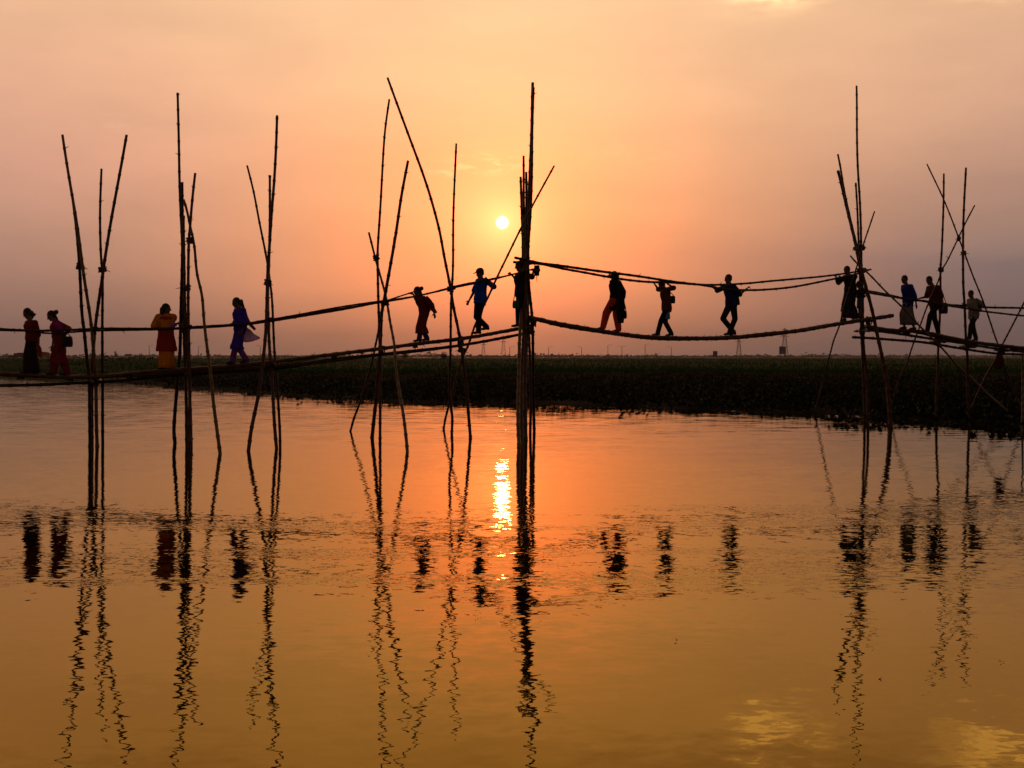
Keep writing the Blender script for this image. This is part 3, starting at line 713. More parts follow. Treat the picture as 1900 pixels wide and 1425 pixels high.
p = person('woman in royal blue kameez with a sheer lavender scarf blown out behind her', bd(447), 40, 1.55, (438, 562), (445, 574), (446, 619), ank(432, TOP_L, rL, 1.55), ank(456, TOP_L, rL, 1.55), (452, 614, -.2), (435, 603, -.25), head_pitch=.3, hair='pony',
           top=('kameez', blue), top_hem=648, sleeves=1.5, bottom=('trousers', purple), grip=(.3, .9), hem_w=.95)
ribbon(p['root'], p['org'], 'scarf', [(449, 571, -.12), (456, 585, -.15), (463, 598, -.15), (475, 612, -.1)], [.07, .11, .10, .06], magenta, bd(447))
ribbon(p['root'], p['org'], 'dupatta', [(455, 621, -.1), (462, 624, -.06), (470, 626, -.02), (482, 627, .04)], [.36, .31, .19, .02], lav, bd(447), .004)
p = person('woman with hair bun in dark red tunic, stooping under the rail, arm trailing behind', bd(785), 28, 1.48, (774, 541), (781, 552), (788, 588), ank(778, TOP_L, rL, 1.48), ank(792, TOP_L, rL, 1.48), (806, 581, -.2), (768, 548, -.3), head_pitch=.4, hair='bun',
           top=('tunic', darkred), top_hem=619, sleeves=1.6, bottom=('trousers', c_('dark_violet_cotton', (.06, .03, .14))), grip=(.2, .9), hem_w=1.0)
ribbon(p['root'], p['org'], 'scarf', [(790, 552, -.2), (798, 562, -.23), (804, 574, -.22), (811, 581, -.18)], [.12, .15, .12, .05], darkred, bd(785))
p = person('man in a peaked cap and bright blue shirt walking with one arm forward', bd(892), 35, 1.66, (890.5, 508), (894, 519), (891, 562), ank(888, TOP_L, rL, 1.66), ank(903, TOP_L, rL, 1.66, 0, .07), (909, 521, -.3), (870, 558, .1), head_pitch=.2, hair='short', kneeR=(884, 588),
           top=('shirt', shirtblue), top_hem=563, sleeves=(.9, .9), bottom=('trousers', black), cap=M['black'], grip=(.9, .35))
p = person('person in a dark shirt half hidden behind the tall pole tower', bd(965), 10, 1.70, (963, 494), (966, 507), (966, 556), ank(962, TOP_L, rL, 1.70), ank(973, TOP_L, rL, 1.70), (993, 502, .2), (948, 512, -.2), hair='short', top=('shirt', dim), sleeves=1.0, bottom=('trousers', black), grip=(.9, .9))
bag('cloth_bag', 'green cloth bag at the hip of the person behind the pole tower', 'bag', W(957, 565, bd(957) - .12), .085, .07, .10, greenm, p['shR'], flap=False)
p = person('woman in long black top and wide red trousers on the sagging span', bd(1138), -38, 1.62, (1139, 512), (1142, 522), (1142, 566), ank(1119, TOP_M, rM, 1.62), ank(1148, TOP_M, rM, 1.62), (1133, 508, -.2), (1157, 558, .1), hair='long', head_pitch=.1,
           top=('kameez', black), top_hem=575, sleeves=1.6, bottom=('baggy_trousers', red2), grip=(.9, .3), hem_w=.95)
ribbon(p['root'], p['org'], 'shawl', [(1148, 524, -.2), (1150, 545, -.24), (1150, 572, -.24), (1151, 600, -.2)], [.12, .20, .26, .15], black, bd(1138))
bag('handbag', 'small blue handbag held behind the woman in red trousers', 'bag', W(1158, 584, bd(1158) - .05), .075, .05, .11, navy, p['wR'], flap=False)
p = person('boy in brown shirt ducking under the rail with both hands raised on it', bd(1234), 3, 1.50, (1228, 529), (1235, 536), (1237, 578), ank(1220, TOP_M, rM, 1.5), ank(1246, TOP_M, rM, 1.5), (1236, 524, -.3), (1213, 524, .25), head_pitch=.6, hair='short',
           top=('shirt', brown), sleeves=1.0, bottom=('trousers', black), grip=(.9, .9))
bag('box_bag', 'square dark bag worn on the back of the ducking boy', 'bag', W(1248, 556, bd(1248)), .068, .13, .105, M['black'], p['shL'] + Vector((0, 0, .03)))
bag('waist_pouch', 'pale blue pouch hanging at the waist of the ducking boy', 'pouch', W(1239, 586, bd(1239) - .17), .065, .03, .10, skyblue, flap=False)
p = person('man in navy shirt with arms spread along the rails, knees apart, mid span', bd(1355), 25, 1.74, (1351, 518), (1354, 529), (1357, 569), ank(1353, TOP_M, rM, 1.74), ank(1362, TOP_M, rM, 1.74), (1386, 538, -.3), (1316, 531, -.1), kneeR=(1342, 591), kneeL=(1363, 592), head_pitch=.1, hair='short',
           top=('shirt', navy), sleeves=1.0, bottom=('trousers', black), grip=(.9, .9))
bag('satchel', 'narrow black satchel hanging at the side of the man in navy', 'bag', W(1368, 556, bd(1368) - .1), .055, .07, .16, M['black'], p['shL'] + Vector((0, 0, .05)), tilt=.15)
p = person('man in a long black robe holding the rail beside the crossed pole cluster', bd(1578), 42, 1.74, (1571, 502), (1577, 512), (1578, 553), ank(1566, TOP_M, rM, 1.74), ank(1588, TOP_M, rM, 1.74), (1554, 517, -.35), (1550, 513, .2), head_pitch=.12, hair='short',
           top=('tunic', black), top_hem=578, hem_w=1.25, sleeves=1.7, bottom=(('lungi', 590, 1.3), dim), grip=(.9, .9))
p = person('child in grey blue shorts right behind the man in the black robe', bd(1598) , 5, 1.28, (1593, 528), (1596, 538), (1597, 562), ank(1594, TOP_M, rM, 1.28), ank(1601, TOP_M, rM, 1.28), (1602, 552, -.1), (1588, 550, .15), head_pitch=.15, hair='short', top=('shirt', dim), sleeves=.9, bottom=('shorts', c_('grey_blue_cotton', (.09, .10, .18))))
p = person('man in royal blue shirt and grey lungi, first on the right hand walkway', bd(1682), 25, 1.67, (1678, 519), (1683, 530), (1685, 567), ank(1677, TOP_R, rR, 1.67), ank(1697, TOP_R, rR, 1.67), (1698, 569, -.2), (1681, 566, .1), head_pitch=.25, hair='short',
           top=('shirt', c_('deep_blue_cotton', (.015, .03, .34), .1)), top_hem=570, sleeves=1.5, bottom=(('lungi', 603, 1.12), grey))
p = person('man in dark plum shirt bending with one arm out to the rail', bd(1732), 35, 1.75, (1724, 521), (1732, 532), (1735, 569), ank(1720, TOP_R, rR, 1.75), ank(1742, TOP_R, rR, 1.75), (1747, 571, -.2), (1708, 556, .2), head_pitch=.4, hair='short',
           top=('shirt', plum), sleeves=.9, bottom=('trousers', black), grip=(.3, .9))
bag('shoulder_bag', 'large black shoulder bag behind the man in the plum shirt', 'bag', W(1750, 572, bd(1750) - .18), .13, .10, .17, M['black'], p['shL'] + Vector((0, 0, .06)))
p = person('schoolboy in a white shirt with dark trousers, rightmost on the bridge', bd(1805), 30, 1.55, (1801, 546), (1805, 556), (1807, 590), ank(1798, TOP_R, rR, 1.55), ank(1812, TOP_R, rR, 1.55), (1815, 573, -.25), (1792, 566, .2), head_pitch=.2, hair='short',
           top=('shirt', white), top_hem=592, sleeves=.8, bottom=('trousers', dim), grip=(.3, .9))
bag('backpack', 'dark backpack worn by the schoolboy in the white shirt', 'backpack', W(1816, 569, bd(1816) + .05), .075, .13, .17, M['black'], p['shL'] + Vector((0, .05, .04)))

# red cloth slung under the walkway between the crossed braces at the far right
hc = empty('cloth_bundle', W(1853, 690, bd(1853)), 'dark red cloth bundle slung under the walkway between crossed braces', 'cloth'); o_ = hc.location.copy()
g = MB(); D_ = bd(1853)
g.rings([ring_e(W(1853 + dx, y, D_), Vector((w_, 0, 0)), Vector((0, w_ * .7, 0)), 18, .10, 5, y) for y, w_, dx in ((650, .03, 0), (658, .07, 1), (667, .13, 2), (676, .15, 0), (682, .13, -2), (686, .05, -1))])
g.build('wrapped_cloth', c_('old_red_cloth', (.07, .012, .014)), hc, o_)

# ------------------------------------------------------------------ ground, water
SH = [(-1500, 900.), (-400, 420.), (-150, 260.), (-85, 200.), (-55, 150.), (-40, 128.), (-28.4, 113.), (-22, 97.), (-18.5, 91.5), (-13.7, 80.3), (-9.9, 74.6), (-5.7, 68.6), (1.2, 63.0), (7.3, 57.0), (10.8, 54.0), (13.6, 49.6), (15.4, 42.3), (18.5, 36.), (24, 29.), (34, 20.), (60, 8.), (120, -10.), (1500, -60.)]
def shore(x): return lerp_tab(SH, x) + 0.5 * math.sin(x * 1.7) + .35 * math.sin(x * 3.9 + 1) + .9 * math.sin(x * .31)
def rise(Y):   # height of the flat land with distance
    return lerp_tab([(0, .08), (100, .10), (112, .22), (118, .50), (124, .56), (127, .38), (131, .50), (134, .74), (150, .82), (250, 1.25), (400, 1.7), (560, 1.88), (660, 1.95), (700, 2.08), (712, 2.08), (730, 1.9), (4000, 1.9)], Y)
def ground_z(x, y):
    s_ = y - shore(x)
    if s_ < 0: return max(-1.6, -.05 + s_ * .12)
    z = rise(y) if y > 100 else min(.10, .03 + s_ * .02)
    z = z if s_ > 14 else min(z, .03 + s_ * .035)
    if y > 100: z += .05 * math.sin(x * .13 + y * .05) + .04 * math.sin(x * .41 + 1.3) * (1 if y < 200 else .5)
    z += 1.1 * math.exp(-((x + 41) / 7.) ** 2 - ((y - 158) / 9.) ** 2) + .7 * math.exp(-((x + 62) / 9.) ** 2 - ((y - 175) / 8.) ** 2)
    return z
xs = sorted(set([-2600, -1800, -1200, -800, -500, -350, -260] + list(np.arange(-200, -70, 4.)) + list(np.arange(-70, 70, .9)) + list(np.arange(70, 200, 5.)) + [220, 300, 420, 600, 900, 1300, 1900, 2600]))
ys = sorted(set([-60, -20, 0] + list(np.arange(10, 100, 1.2)) + list(np.arange(100, 140, .8)) + list(np.arange(140, 220, 4.)) + list(np.arange(220, 760, 15.)) + [800, 1000, 1400, 2000, 2700, 3300]))
V = [(x, y, ground_z(x, y)) for y in ys for x in xs]; n = len(xs)
Fc = [(j * n + i, j * n + i + 1, (j + 1) * n + i + 1, (j + 1) * n + i) for j in range(len(ys) - 1) for i in range(n - 1)]
def ground_mat():
    m, t, out = material('ground'); tc = t.node('ShaderNodeTexCoord'); sp = t.node('ShaderNodeSeparateXYZ'); t.put(sp.inputs[0], tc.outputs['Object'])
    mp = t.node('ShaderNodeMapping'); t.put(mp.inputs[0], tc.outputs['Object']); mp.inputs['Scale'].default_value = (.25, 1.0, 1)
    n1 = t.noise(mp.outputs[0], .35, 5, .6); n2 = t.noise(mp.outputs[0], 3.0, 4, .6)
    yw = t.m('ADD', sp.outputs[1], t.m('MULTIPLY', t.m('SUBTRACT', n1, .5), 9.0))
    mud = t.mix(n2, (.006, .006, .003, 1), (.011, .009, .005, 1))
    dry = t.mix(t.sstep(n2, .35, .7), (.038, .024, .009, 1), (.022, .016, .006, 1))
    rice = t.mix(t.sstep(n1, .3, .7), (.010, .052, .002, 1), (.015, .056, .003, 1))
    rice = t.mix(t.m('MULTIPLY', t.sstep(n2, .45, .7), .5), rice, (.010, .030, .003, 1))
    a = t.mix(t.sstep(yw, 104, 114), mud, dry); a = t.mix(t.sstep(yw, 121, 130), a, rice)
    p = t.node('ShaderNodeBsdfPrincipled'); t.put(p.inputs['Base Color'], a); p.inputs['Roughness'].default_value = 1; p.inputs['Specular IOR Level'].default_value = .05
    t.put(out.inputs[0], p.outputs[0]); return m
M['ground'] = ground_mat()
tag(mesh_obj('ground', V, Fc, M['ground']), 'flat green rice land and dark muddy river bank', 'ground', kind='structure')

def water_mat():
    m, t, out = material('river_water'); tc = t.node('ShaderNodeTexCoord'); sp = t.node('ShaderNodeSeparateXYZ'); P = tc.outputs['Object']; t.put(sp.inputs[0], P)
    def field(scale, sx, sy, det, rough=.5, off=0.0):
        mp = t.node('ShaderNodeMapping'); t.put(mp.inputs[0], P); mp.inputs['Scale'].default_value = (sx, sy, 1); mp.inputs['Location'].default_value = (off, off * 1.7, off)
        c = t.noise(mp.outputs[0], scale, det, rough, out=1); q = t.node('ShaderNodeSeparateColor'); t.put(q.inputs[0], c)
        return t.m('SUBTRACT', q.outputs[0], .5), t.m('SUBTRACT', q.outputs[1], .5)
    # long lazy swell, small ripples, and patches where a breath of wind roughens the surface
    ax, ay = field(.55, .7, 1.0, 1)
    bx, by = field(4.2, .75, 1.0, 2, off=3.1)
    cx_, cy_ = field(13.0, .7, 1.0, 2, off=7.7)
    dx_, dy_ = field(1.0, .9, 7.0, 2, off=2.2)
    mpw = t.node('ShaderNodeMapping'); t.put(mpw.inputs[0], P); mpw.inputs['Scale'].default_value = (.09, .7, 1)
    wind = t.noise(mpw.outputs[0], 1.0, 4, .6)
    Yd = sp.outputs[1]
    band = t.m('MULTIPLY', t.sstep(Yd, 10.5, 13.5), t.m('SUBTRACT', 1.0, t.sstep(Yd, 18.5, 22.0)))
    streak = t.m('MULTIPLY', t.sstep(wind, .46, .62), band)
    far = t.sstep(Yd, 22., 48.); near = t.m('SUBTRACT', 1.0, t.sstep(Yd, 8.5, 16.))
    def total(a, b, c, dd, ka, kb, kc, kn):
        v = t.m('ADD', t.m('MULTIPLY', a, ka), t.m('MULTIPLY', b, t.m('ADD', kb, t.m('MULTIPLY', streak, kb * .5))))
        k3 = t.m('ADD', kc, t.m('SUBTRACT', t.m('MULTIPLY', streak, kc * 4.5), t.m('MULTIPLY', far, kc * .7)))
        k3 = t.m('ADD', k3, t.m('MULTIPLY', near, kc * kn))
        v = t.m('ADD', v, t.m('MULTIPLY', dd, t.m('MULTIPLY', far, kc * 2.7)))
        return t.m('ADD', v, t.m('MULTIPLY', c, k3))
    nx = total(ax, bx, cx_, dx_, .010, .040, .040, .35); ny = total(ay, by, cy_, dy_, .012, .032, .036, -.35)
    nrm = t.vm('NORMALIZE', t.comb(nx, ny, 1.0))
    # warm tint painted into the reflection: steeper views keep red, lose blue first
    fr = t.node('ShaderNodeFresnel'); fr.inputs[0].default_value = 1.333; t.put(fr.inputs[1], nrm); Fz = fr.outputs[0]
    cc = t.node('ShaderNodeCombineColor')
    for i, pw_ in enumerate((.80, 1.05, 1.85)): t.put(cc.inputs[i], t.m('MULTIPLY', t.m('POWER', Fz, pw_), .85))
    gl = t.node('ShaderNodeBsdfGlossy'); gl.inputs['Roughness'].default_value = .02; t.put(gl.inputs[0], cc.outputs[0]); t.put(gl.inputs['Normal'], nrm)
    df = t.node('ShaderNodeBsdfDiffuse'); df.inputs[0].default_value = (.006, .004, .001, 1)
    ad = t.node('ShaderNodeAddShader'); t.put(ad.inputs[0], gl.outputs[0]); t.put(ad.inputs[1], df.outputs[0]); t.put(out.inputs[0], ad.outputs[0]); return m
M['water'] = water_mat()
tag(mesh_obj('water', [(-900, -60, 0), (900, -60, 0), (900, 900, 0), (-900, 900, 0)], [(0, 1, 2, 3)], M['water'], smooth=False), 'calm river mirroring the sunset and the bridge', 'river', kind='structure')

# ------------------------------------------------------------------ plants that nobody could count
def leaf_cloud(name, C, size, mat, aspect=1.0, upright=.6, kind=None, parent=None, origin=None):
    """one mesh of small bent leaves at points C (n,3)"""
    n = len(C); az_ = rng.uniform(0, 2 * np.pi, n); tl = rng.normal(upright, .3, n)
    d = np.stack([np.cos(az_) * np.cos(tl), np.sin(az_) * np.cos(tl), np.sin(tl)], 1)
    sd = np.stack([-np.sin(az_), np.cos(az_), np.zeros(n)], 1); sz = (size * rng.uniform(.6, 1.35, n))[:, None]
    b = C; t_ = C + d * sz * np.array([1, 1, 1]); mL = C + d * sz * .55 + sd * sz * .34 * aspect; mR = C + d * sz * .55 - sd * sz * .34 * aspect
    mL[:, 2] += sz[:, 0] * .06; mR[:, 2] += sz[:, 0] * .06
    V_ = np.stack([b, mR, t_, mL], 1).reshape(-1, 3)
    if origin is not None: V_ = V_ - np.array(origin)
    me = bpy.data.meshes.new(name); me.vertices.add(len(V_)); me.vertices.foreach_set('co', V_.ravel())
    me.loops.add(4 * n); me.loops.foreach_set('vertex_index', np.arange(4 * n)); me.polygons.add(n)
    me.polygons.foreach_set('loop_start', np.arange(n) * 4); me.update(calc_edges=True); me.materials.append(mat)
    o = bpy.data.objects.new(name, me); COL.objects.link(o)
    if parent is not None: o.parent = parent
    elif origin is not None: o.location = origin
    return o
def hyacinth_mat():
    m, t, out = material('hyacinth_leaf'); tc = t.node('ShaderNodeTexCoord'); nz = t.noise(tc.outputs['Object'], 5.0, 1, .5)
    col = t.ramp(nz, [(0.3, (.003, .006, .002)), (.58, (.006, .013, .003)), (.68, (.015, .04, .010)), (.74, (.14, .24, .08))])  # rare pale young leaves double as painted glints on the mat
    p = t.node('ShaderNodeBsdfPrincipled'); t.put(p.inputs['Base Color'], col); p.inputs['Roughness'].default_value = .7; p.inputs['Specular IOR Level'].default_value = .06
    t.put(out.inputs[0], p.outputs[0]); return m
M['hyacinth'] = hyacinth_mat()
M['grass'] = surface('rice_leaf', (.011, .062, .002), (.008, .045, .002), .3, .9, spec=.1, trans=.35, stretch=(.3, 1, 1))
M['drygrass'] = surface('dry_grass', (.055, .036, .012), (.03, .02, .008), .4, .9, trans=.2)
M['leaf'] = surface('dark_leaf', (.05, .075, .025), (.03, .05, .018), .5, .8, trans=.15)
pts = []
while len(pts) < 60000:
    y = 42 + 76 * rng.random() ** 1.25; x = (rng.random() * 2 - 1) * (y * .40 + 4)
    s_ = y - shore(x)
    if s_ < -.45 or (s_ < .2 and rng.random() < .6): continue
    if math.sin(x * 1.1 + y * .6) + math.sin(x * .37 - y * .9) < -1.25 and rng.random() < .8: continue
    pts.append((x, y, max(ground_z(x, y), -.01) + rng.uniform(0, .10) + .28 * max(0., math.sin(x * .83 + 1.1 * math.sin(y * .4)) * math.sin(y * .61 + x * .27) - .25)))
for (px, py, k, w_) in ((1592, 786, 60, .5), (1620, 783, 30, .4), (330, 714, 90, 2.0), (1690, 787, 25, .5), (640, 744, 40, 1.2), (1180, 763, 30, .5), (1880, 800, 80, .7)):
    D = depth_from_water(py); X0 = (px - CX) / F * D
    for _ in range(k): pts.append((X0 + rng.normal(0, w_), D + rng.normal(0, w_ * 1.5), rng.uniform(0, .06)))
tag(leaf_cloud('water_hyacinth', np.array(pts), .22, M['hyacinth'], 1.15, .8), 'dark mat of water hyacinth along the far bank', 'water plants', kind='stuff')
pts = []
while len(pts) < 34000:
    y = 132 + 260 * rng.random() ** 1.9; x = (rng.random() * 2 - 1) * (y * .40 + 4)
    if y - shore(x) < 3: continue
    pts.append((x, y, ground_z(x, y)))
for _ in range(9000):
    y = rng.uniform(540, 672); x = (rng.random() * 2 - 1) * y * .4; pts.append((x, y, ground_z(x, y) - .25))
for _ in range(7000):   # ragged near edge of the crop
    y = rng.normal(133.5, 1.0); x = (rng.random() * 2 - 1) * 58
    if y - shore(x) > 3: pts.append((x, y, ground_z(x, y)))
tag(leaf_cloud('rice_crop', np.array(pts), .34, M['grass'], .5, 1.15), 'green rice crop on the flat land beyond the river', 'rice', kind='stuff')
pts = []
while len(pts) < 9000:
    y = rng.normal(119, 3.5); x = (rng.random() * 2 - 1) * 54
    if y - shore(x) < 1.5: continue
    pts.append((x, y, ground_z(x, y)))
for _ in range(2500):
    y = rng.uniform(132, 170); x = rng.uniform(-66, -24)
    if y - shore(x) > 1: pts.append((x, y, ground_z(x, y)))
tag(leaf_cloud('dry_grass', np.array(pts), .26, M['drygrass'], .45, 1.0), 'brown dry grass strip along the top of the low bank', 'dry grass', kind='stuff')
pts = []
for (px, py) in ((121, 1300), (242 / 2 + 0, 1301), (1254, 1190), (1636, 1260), (145, 735), (1855, 1228), (886, 1148), (260, 936), (300, 940), (330, 935)):
    D = depth_from_water(py)
    for _ in range(3): pts.append(((px - CX) / F * D + rng.normal(0, .012), D + rng.normal(0, .03), .004 + rng.uniform(0, .008)))
tag(leaf_cloud('floating_leaves', np.array(pts), .022, M['leaf'], 1.0, .1), 'scattered dead leaves floating on the river', 'floating leaves', kind='stuff')

# ------------------------------------------------------------------ the far side: trees, lamps, pylons, boards, vehicles
def far_ground(D, x): return ground_z(x, D)
def tree(px, D, hgt, wid, label, trunk_f=.35, mat='leaf', name='tree'):
    x = (px - CX) / F * D; z = far_ground(D, x); root = empty(name, (x, D, z), label, 'tree' if name == 'tree' else 'bush', 'trees and bushes on the far side of the fields')
    g = MB(); top = Vector((x + wid * .05, D, z + hgt * .8))
    base = Vector((x, D, z - .1)); mid = Vector((x - wid * .03, D, z + hgt * .4))
    g.capsule(base, mid, hgt * .045, hgt * .032, 8); g.capsule(mid, top, hgt * .032, hgt * .012, 8)
    for k in range(6):
        a = random.uniform(0, 6.28); q = mid.lerp(top, random.uniform(0, .6)); g.capsule(q, q + Vector((math.cos(a) * wid * .33, math.sin(a) * wid * .33, hgt * .2)), hgt * .018, hgt * .006, 6)
    g.build('trunk', M['bamboo_dark'], root, (x, D, z))
    C = []
    for k in range(9):
        a = random.uniform(0, 6.28); r = random.uniform(.1, .36) * wid; cz = z + hgt * (trunk_f + (1 - trunk_f) * random.uniform(.25, .85)); c = np.array((x + math.cos(a) * r, D + math.sin(a) * r, cz))
        C.append(c + rng.normal(0, 1, (70, 3)) * np.array((wid * .13, wid * .13, hgt * (1 - trunk_f) * .13)))
    C = np.concatenate(C); C[:, 2] = np.maximum(C[:, 2], z + .1)
    leaf_cloud('crown', C, hgt * .10, M[mat], 1.3, .2, parent=root, origin=(x, D, z))
tree(751, 250, 1.9, 1.5, 'small dark round tree at the field edge left of the pale brace', .25)
tree(823, 250, 2.0, 1.7, 'dark square topped tree at the field edge under the walkway', .25)
tree(672, 1000, 5.5, 4.5, 'pale hazy tree behind the fields left of the crossing trestle')
tree(312, 640, 2.6, 2.2, 'low dark bush seen beyond the woman in orange', .1, name='bush')
tree(215, 640, 3.2, 2.0, 'narrow dark bush between the leftmost trestle and the white van', .15, name='bush')
tree(262, 640, 2.2, 2.6, 'rounded low bush right of the white van', .1, name='bush')
tree(387, 640, 2.4, 2.4, 'low bush beyond the slanting brace of the second trestle', .1, name='bush')
tree(168, 640, 2.2, 2.6, 'low bush behind the leftmost trestle', .1, name='bush')
tree(10, 640, 2.0, 3.2, 'low bush at the left edge of the road', .1, name='bush')
# woods in the haze: one mass
C = []
for px in np.arange(-60, 1960, 4):
    D = rng.uniform(1900, 2600); x = (px + rng.uniform(-5, 5) - CX) / F * D
    hh = rng.uniform(3.2, 6.0) + (6 * math.exp(-((px - 790) / 26) ** 2)) + 3.0 * math.exp(-((px - 1560) / 60) ** 2) + 1.5 * math.exp(-((px - 1050) / 90) ** 2)
    C.append(np.array((x, D, 2.0)) + np.abs(rng.normal(0, 1, (36, 3))) * np.array((0, 0, hh * .27)) + rng.normal(0, 1, (36, 3)) * np.array((7., 5., .3)))
C = np.concatenate(C); tag(leaf_cloud('distant_woods', C, 3.6, M['leaf'], 1.6, .3), 'low hazy line of distant woods along the horizon', 'woods', kind='stuff')

M['steel'] = surface('galvanised_steel', (.10, .09, .10), (.07, .065, .07), 2, .6)
M['board'] = surface('board_face', (.14, .11, .30), (.11, .09, .24), .6, .6)
def lamp_post(px, D, hgt, arm, label):
    x = (px - CX) / F * D; z = far_ground(D, x); root = empty('lamp_post', (x, D, z), label, 'lamp post', 'lamp posts along the far road'); o_ = (x, D, z)
    g = MB(); g.capsule((x, D, z - .2), (x, D, z + hgt), .28, .20, 8); g.build('post', M['steel'], root, o_)
    for sgn in ((1,) if arm == 1 else ((-1,) if arm == -1 else (-1, 1))):
        g = MB(); a = Vector((x, D, z + hgt)); m_ = a + Vector((sgn * 1.2, 0, .45)); e = a + Vector((sgn * 3.2, 0, .7)); g.capsule(a, m_, .11, .10, 6); g.capsule(m_, e, .10, .09, 6); g.build('arm', M['steel'], root, o_)
        g = MB(); g.capsule(e, e + Vector((sgn * .8, 0, .02)), .15, .10, 6); g.build('lamp_head', M['steel'], root, o_)
for a in ((277, 7.2, 1, 'hazy lamp post with one arm left of the woman in orange'), (368, 6.6, 1, 'hazy lamp post seen left of the slanting brace of the second trestle'), (483, 7.0, -1, 'hazy lamp post behind the splayed foot of the three pole trestle'),
          (946, 6.4, 1, 'hazy lamp post just left of the tall pole tower'), (1018, 6.4, 1, 'hazy lamp post first right of the tall pole tower'), (1079, 6.4, -1, 'hazy lamp post under the start of the sagging span'), (1128, 7.4, 1, 'hazy lamp post below the woman in red trousers'),
          (1154, 6.6, 2, 'hazy lamp post with two arms below the sagging span'), (1197, 7.8, 1, 'tallest hazy lamp post, below and left of the ducking boy'), (1246, 6.2, -1, 'hazy lamp post below the ducking boy')):
    lamp_post(a[0], 1300, a[1] * 1.55, a[2], a[3])
def pylon(px, D, hgt, label):
    x = (px - CX) / F * D; z = far_ground(D, x); root = empty('pylon', (x, D, z), label, 'pylon', 'power pylons in the haze'); o_ = (x, D, z)
    w0 = hgt * .12; w1 = hgt * .022; g = MB(); th = .22
    lv = [0, .2, .38, .54, .68, .8, .9, 1.0]
    def cr(t, i): w_ = w0 + (w1 - w0) * min(t / .9, 1); return Vector((x + (1 if i in (0, 3) else -1) * w_, D + (1 if i < 2 else -1) * w_, z + hgt * t))
    for i in range(4):
        for a, b in zip(lv, lv[1:]):
            g.capsule(cr(a, i), cr(b, i), th, th, 5); g.capsule(cr(a, i), cr(b, (i + 1) % 4), th * .7, th * .7, 5); g.capsule(cr(a, (i + 1) % 4), cr(b, i), th * .7, th * .7, 5); g.capsule(cr(b, i), cr(b, (i + 1) % 4), th * .7, th * .7, 5)
    g.build('lattice', M['steel'], root, o_)
    for t in (.72, .84, .95):
        g = MB(); c = Vector((x, D, z + hgt * t)); l = hgt * (.17 if t < .9 else .12)
        g.capsule(c - Vector((l, 0, 0)), c + Vector((l, 0, 0)), th, th, 5); g.capsule(c - Vector((l, 0, 0)), c + Vector((0, 0, hgt * .03)), th * .7, th * .7, 5); g.capsule(c + Vector((l, 0, 0)), c + Vector((0, 0, hgt * .03)), th * .7, th * .7, 5); g.build('crossarm', M['steel'], root, o_)
pylon(897, 2100, 27, 'faint lattice pylon under the walkway, left of the pylon beside the pole tower')
pylon(934, 2100, 33, 'faint lattice pylon close to the left of the tall pole tower')
pylon(1371, 2200, 35, 'faint lattice pylon below the man in navy')
pylon(1456, 2200, 46, 'tall faint lattice pylon behind the larger billboard')
def billboard(px, D, w_, hh, leg, label):
    x = (px - CX) / F * D; z = far_ground(D, x); root = empty('billboard', (x, D, z), label, 'billboard', 'billboards across the fields'); o_ = (x, D, z)
    g = MB(); g.box((x, D, z + leg + hh / 2), w_ / 2, .15, hh / 2); g.build('panel', M['board'], root, o_, smooth=False, bevel=.04)
    for sg in (-1, 1):
        g = MB(); g.capsule((x + sg * w_ * .35, D + .2, z - .2), (x + sg * w_ * .35, D + .2, z + leg + .3), .14, .14, 8); g.build('leg', M['steel'], root, o_)
    g = MB(); g.box((x, D + .25, z + leg + hh * .5), w_ / 2, .06, .08); g.build('frame', M['steel'], root, o_, smooth=False)
billboard(1327, 720, 2.3, 2.7, .9, 'small square violet billboard below the man in navy')
billboard(1452, 720, 3.4, 3.9, 2.0, 'larger violet billboard on dark legs right of the small one')

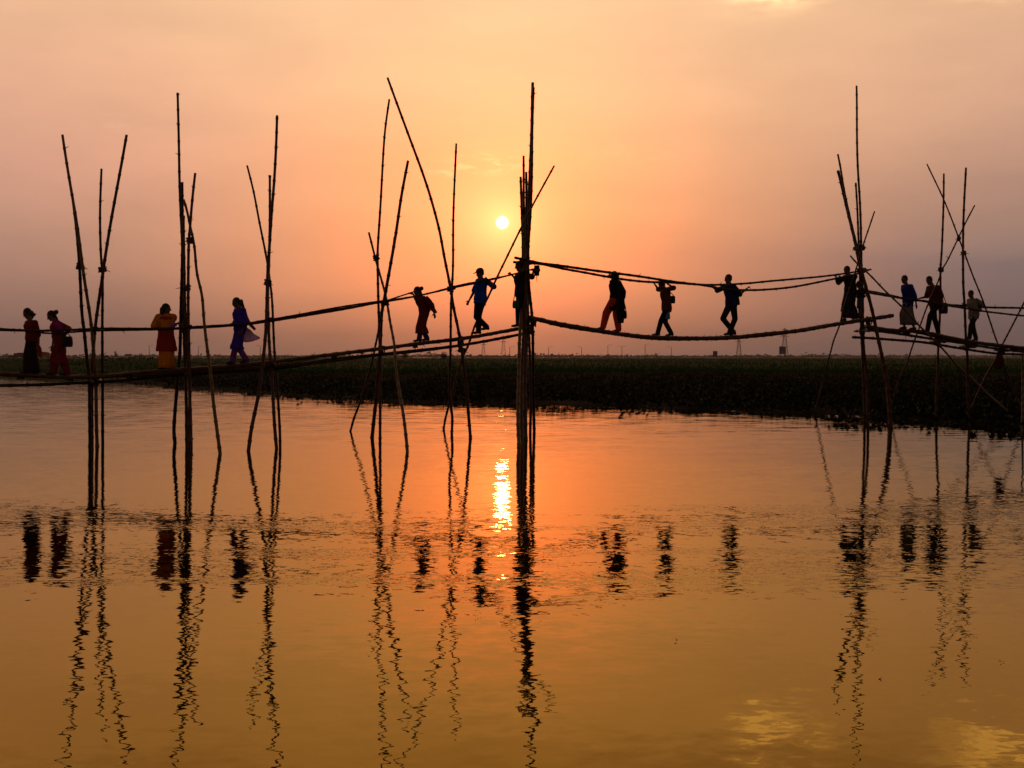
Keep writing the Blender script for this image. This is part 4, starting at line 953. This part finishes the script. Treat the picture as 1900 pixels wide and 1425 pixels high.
M['glass'] = surface('vehicle_glass', (.02, .025, .03), (.03, .035, .04), 2, .15)
M['tyre'] = surface('tyre', (.015, .015, .015), (.02, .02, .02), 5, .9)
def vehicle(px, D, kind, L, hgt, paint, label, cat, flip=False):
    x = (px - CX) / F * D; z = far_ground(D, x); root = empty(kind, (x, D, z), label, cat, 'vehicles on the far road'); o_ = Vector((x, D, z)); k = -1 if flip else 1
    wd = .85 if kind != 'truck' else 1.05
    prof = {'car': [(-.5, .18), (-.5, .50), (-.46, .56), (-.26, .60), (-.14, .98), (.22, 1.0), (.36, .62), (.48, .56), (.5, .40), (.5, .18)],
            'van': [(-.5, .15), (-.5, .45), (-.44, .55), (-.36, .92), (-.30, .98), (.46, 1.0), (.5, .95), (.5, .15)],
            'truck': [(-.5, .16), (-.5, .50), (-.47, .84), (-.42, .90), (-.22, .90), (-.22, .40), (-.18, .40), (-.18, 1.0), (.5, 1.0), (.5, .22)]}[kind]
    pr = [(u * L * k, v * hgt) for u, v in prof]
    g = MB(); n = len(pr); v = [o_ + Vector((u, -wd, w_)) for u, w_ in pr] + [o_ + Vector((u, wd, w_)) for u, w_ in pr]
    f = [tuple(range(n)), tuple(reversed(range(n, 2 * n)))] + [(i, i + n, (i + 1) % n + n, (i + 1) % n) for i in range(n)]
    g.add(v, f); g.build('body', paint, root, o_, smooth=False, bevel=.05)
    u0, u1, v0, v1 = {'car': (-.13, .22, .64, .90), 'van': (-.32, .42, .56, .86), 'truck': (-.42, -.25, .58, .82)}[kind]
    g = MB(); g.box(o_ + Vector(((u0 + u1) / 2 * L * k, 0, (v0 + v1) / 2 * hgt)), (u1 - u0) / 2 * L, wd + .012, (v1 - v0) / 2 * hgt); g.build('side_window', M['glass'], root, o_, smooth=False)
    for u in (-.31, .31):
        for sg in (-1, 1):
            c = o_ + Vector((u * L, sg * (wd - .06), .32)); g = MB()
            g.rings([[c + Vector((.32 * math.cos(q * .3927), yy, .32 * math.sin(q * .3927))) for q in range(16)] for yy in (-.1, .1)]); g.build('wheel', M['tyre'], root, o_)
pw = surface('white_paint', (.7, .7, .68), (.6, .6, .58), 1, .35, coat=.4); pd = surface('dark_paint', (.03, .03, .035), (.04, .04, .045), 1, .35, coat=.4); prd = surface('red_paint', (.35, .04, .02), (.28, .035, .02), 1, .4, coat=.3); ps = surface('silver_paint', (.35, .35, .36), (.3, .3, .31), 1, .3, coat=.4)
RD = 690
vehicle(21, RD, 'car', 3.6, 1.5, pd, 'small dark car at the far left of the road', 'car')
vehicle(36, RD - 3, 'truck', 5.2, 2.6, pd, 'dark truck just left of the leftmost woman', 'truck')
vehicle(83, RD, 'truck', 5.6, 3.0, prd, 'red truck seen between the two leftmost women', 'truck', True)
vehicle(142, RD, 'car', 3.8, 1.45, ps, 'pale silver car right of the woman with the black bag', 'car', True)
vehicle(198, RD, 'car', 3.7, 1.4, pd, 'dark car right of the leftmost trestle', 'car')
vehicle(238, RD - 3, 'van', 4.0, 2.0, pw, 'white van left of the woman in orange', 'van')

# ------------------------------------------------------------------ haze: one closed box of even air
def haze(d):
    v = [(x, y, z) for z in (-3.0, 56.0) for y in (-120, 3400) for x in (-2700, 2700)]
    m, t, out = material('haze'); pv = t.node('ShaderNodeVolumePrincipled'); pv.inputs['Color'].default_value = (.95, .88, .86, 1); pv.inputs['Density'].default_value = d; pv.inputs['Anisotropy'].default_value = .45
    t.put(out.inputs[1], pv.outputs[0])
    o = mesh_obj('haze', v, [(0, 2, 3, 1), (4, 5, 7, 6), (0, 1, 5, 4), (2, 6, 7, 3), (0, 4, 6, 2), (1, 3, 7, 5)], m, smooth=False)
    tag(o, 'dusty evening haze over the river and fields', 'haze', kind='stuff')
haze(.00013)
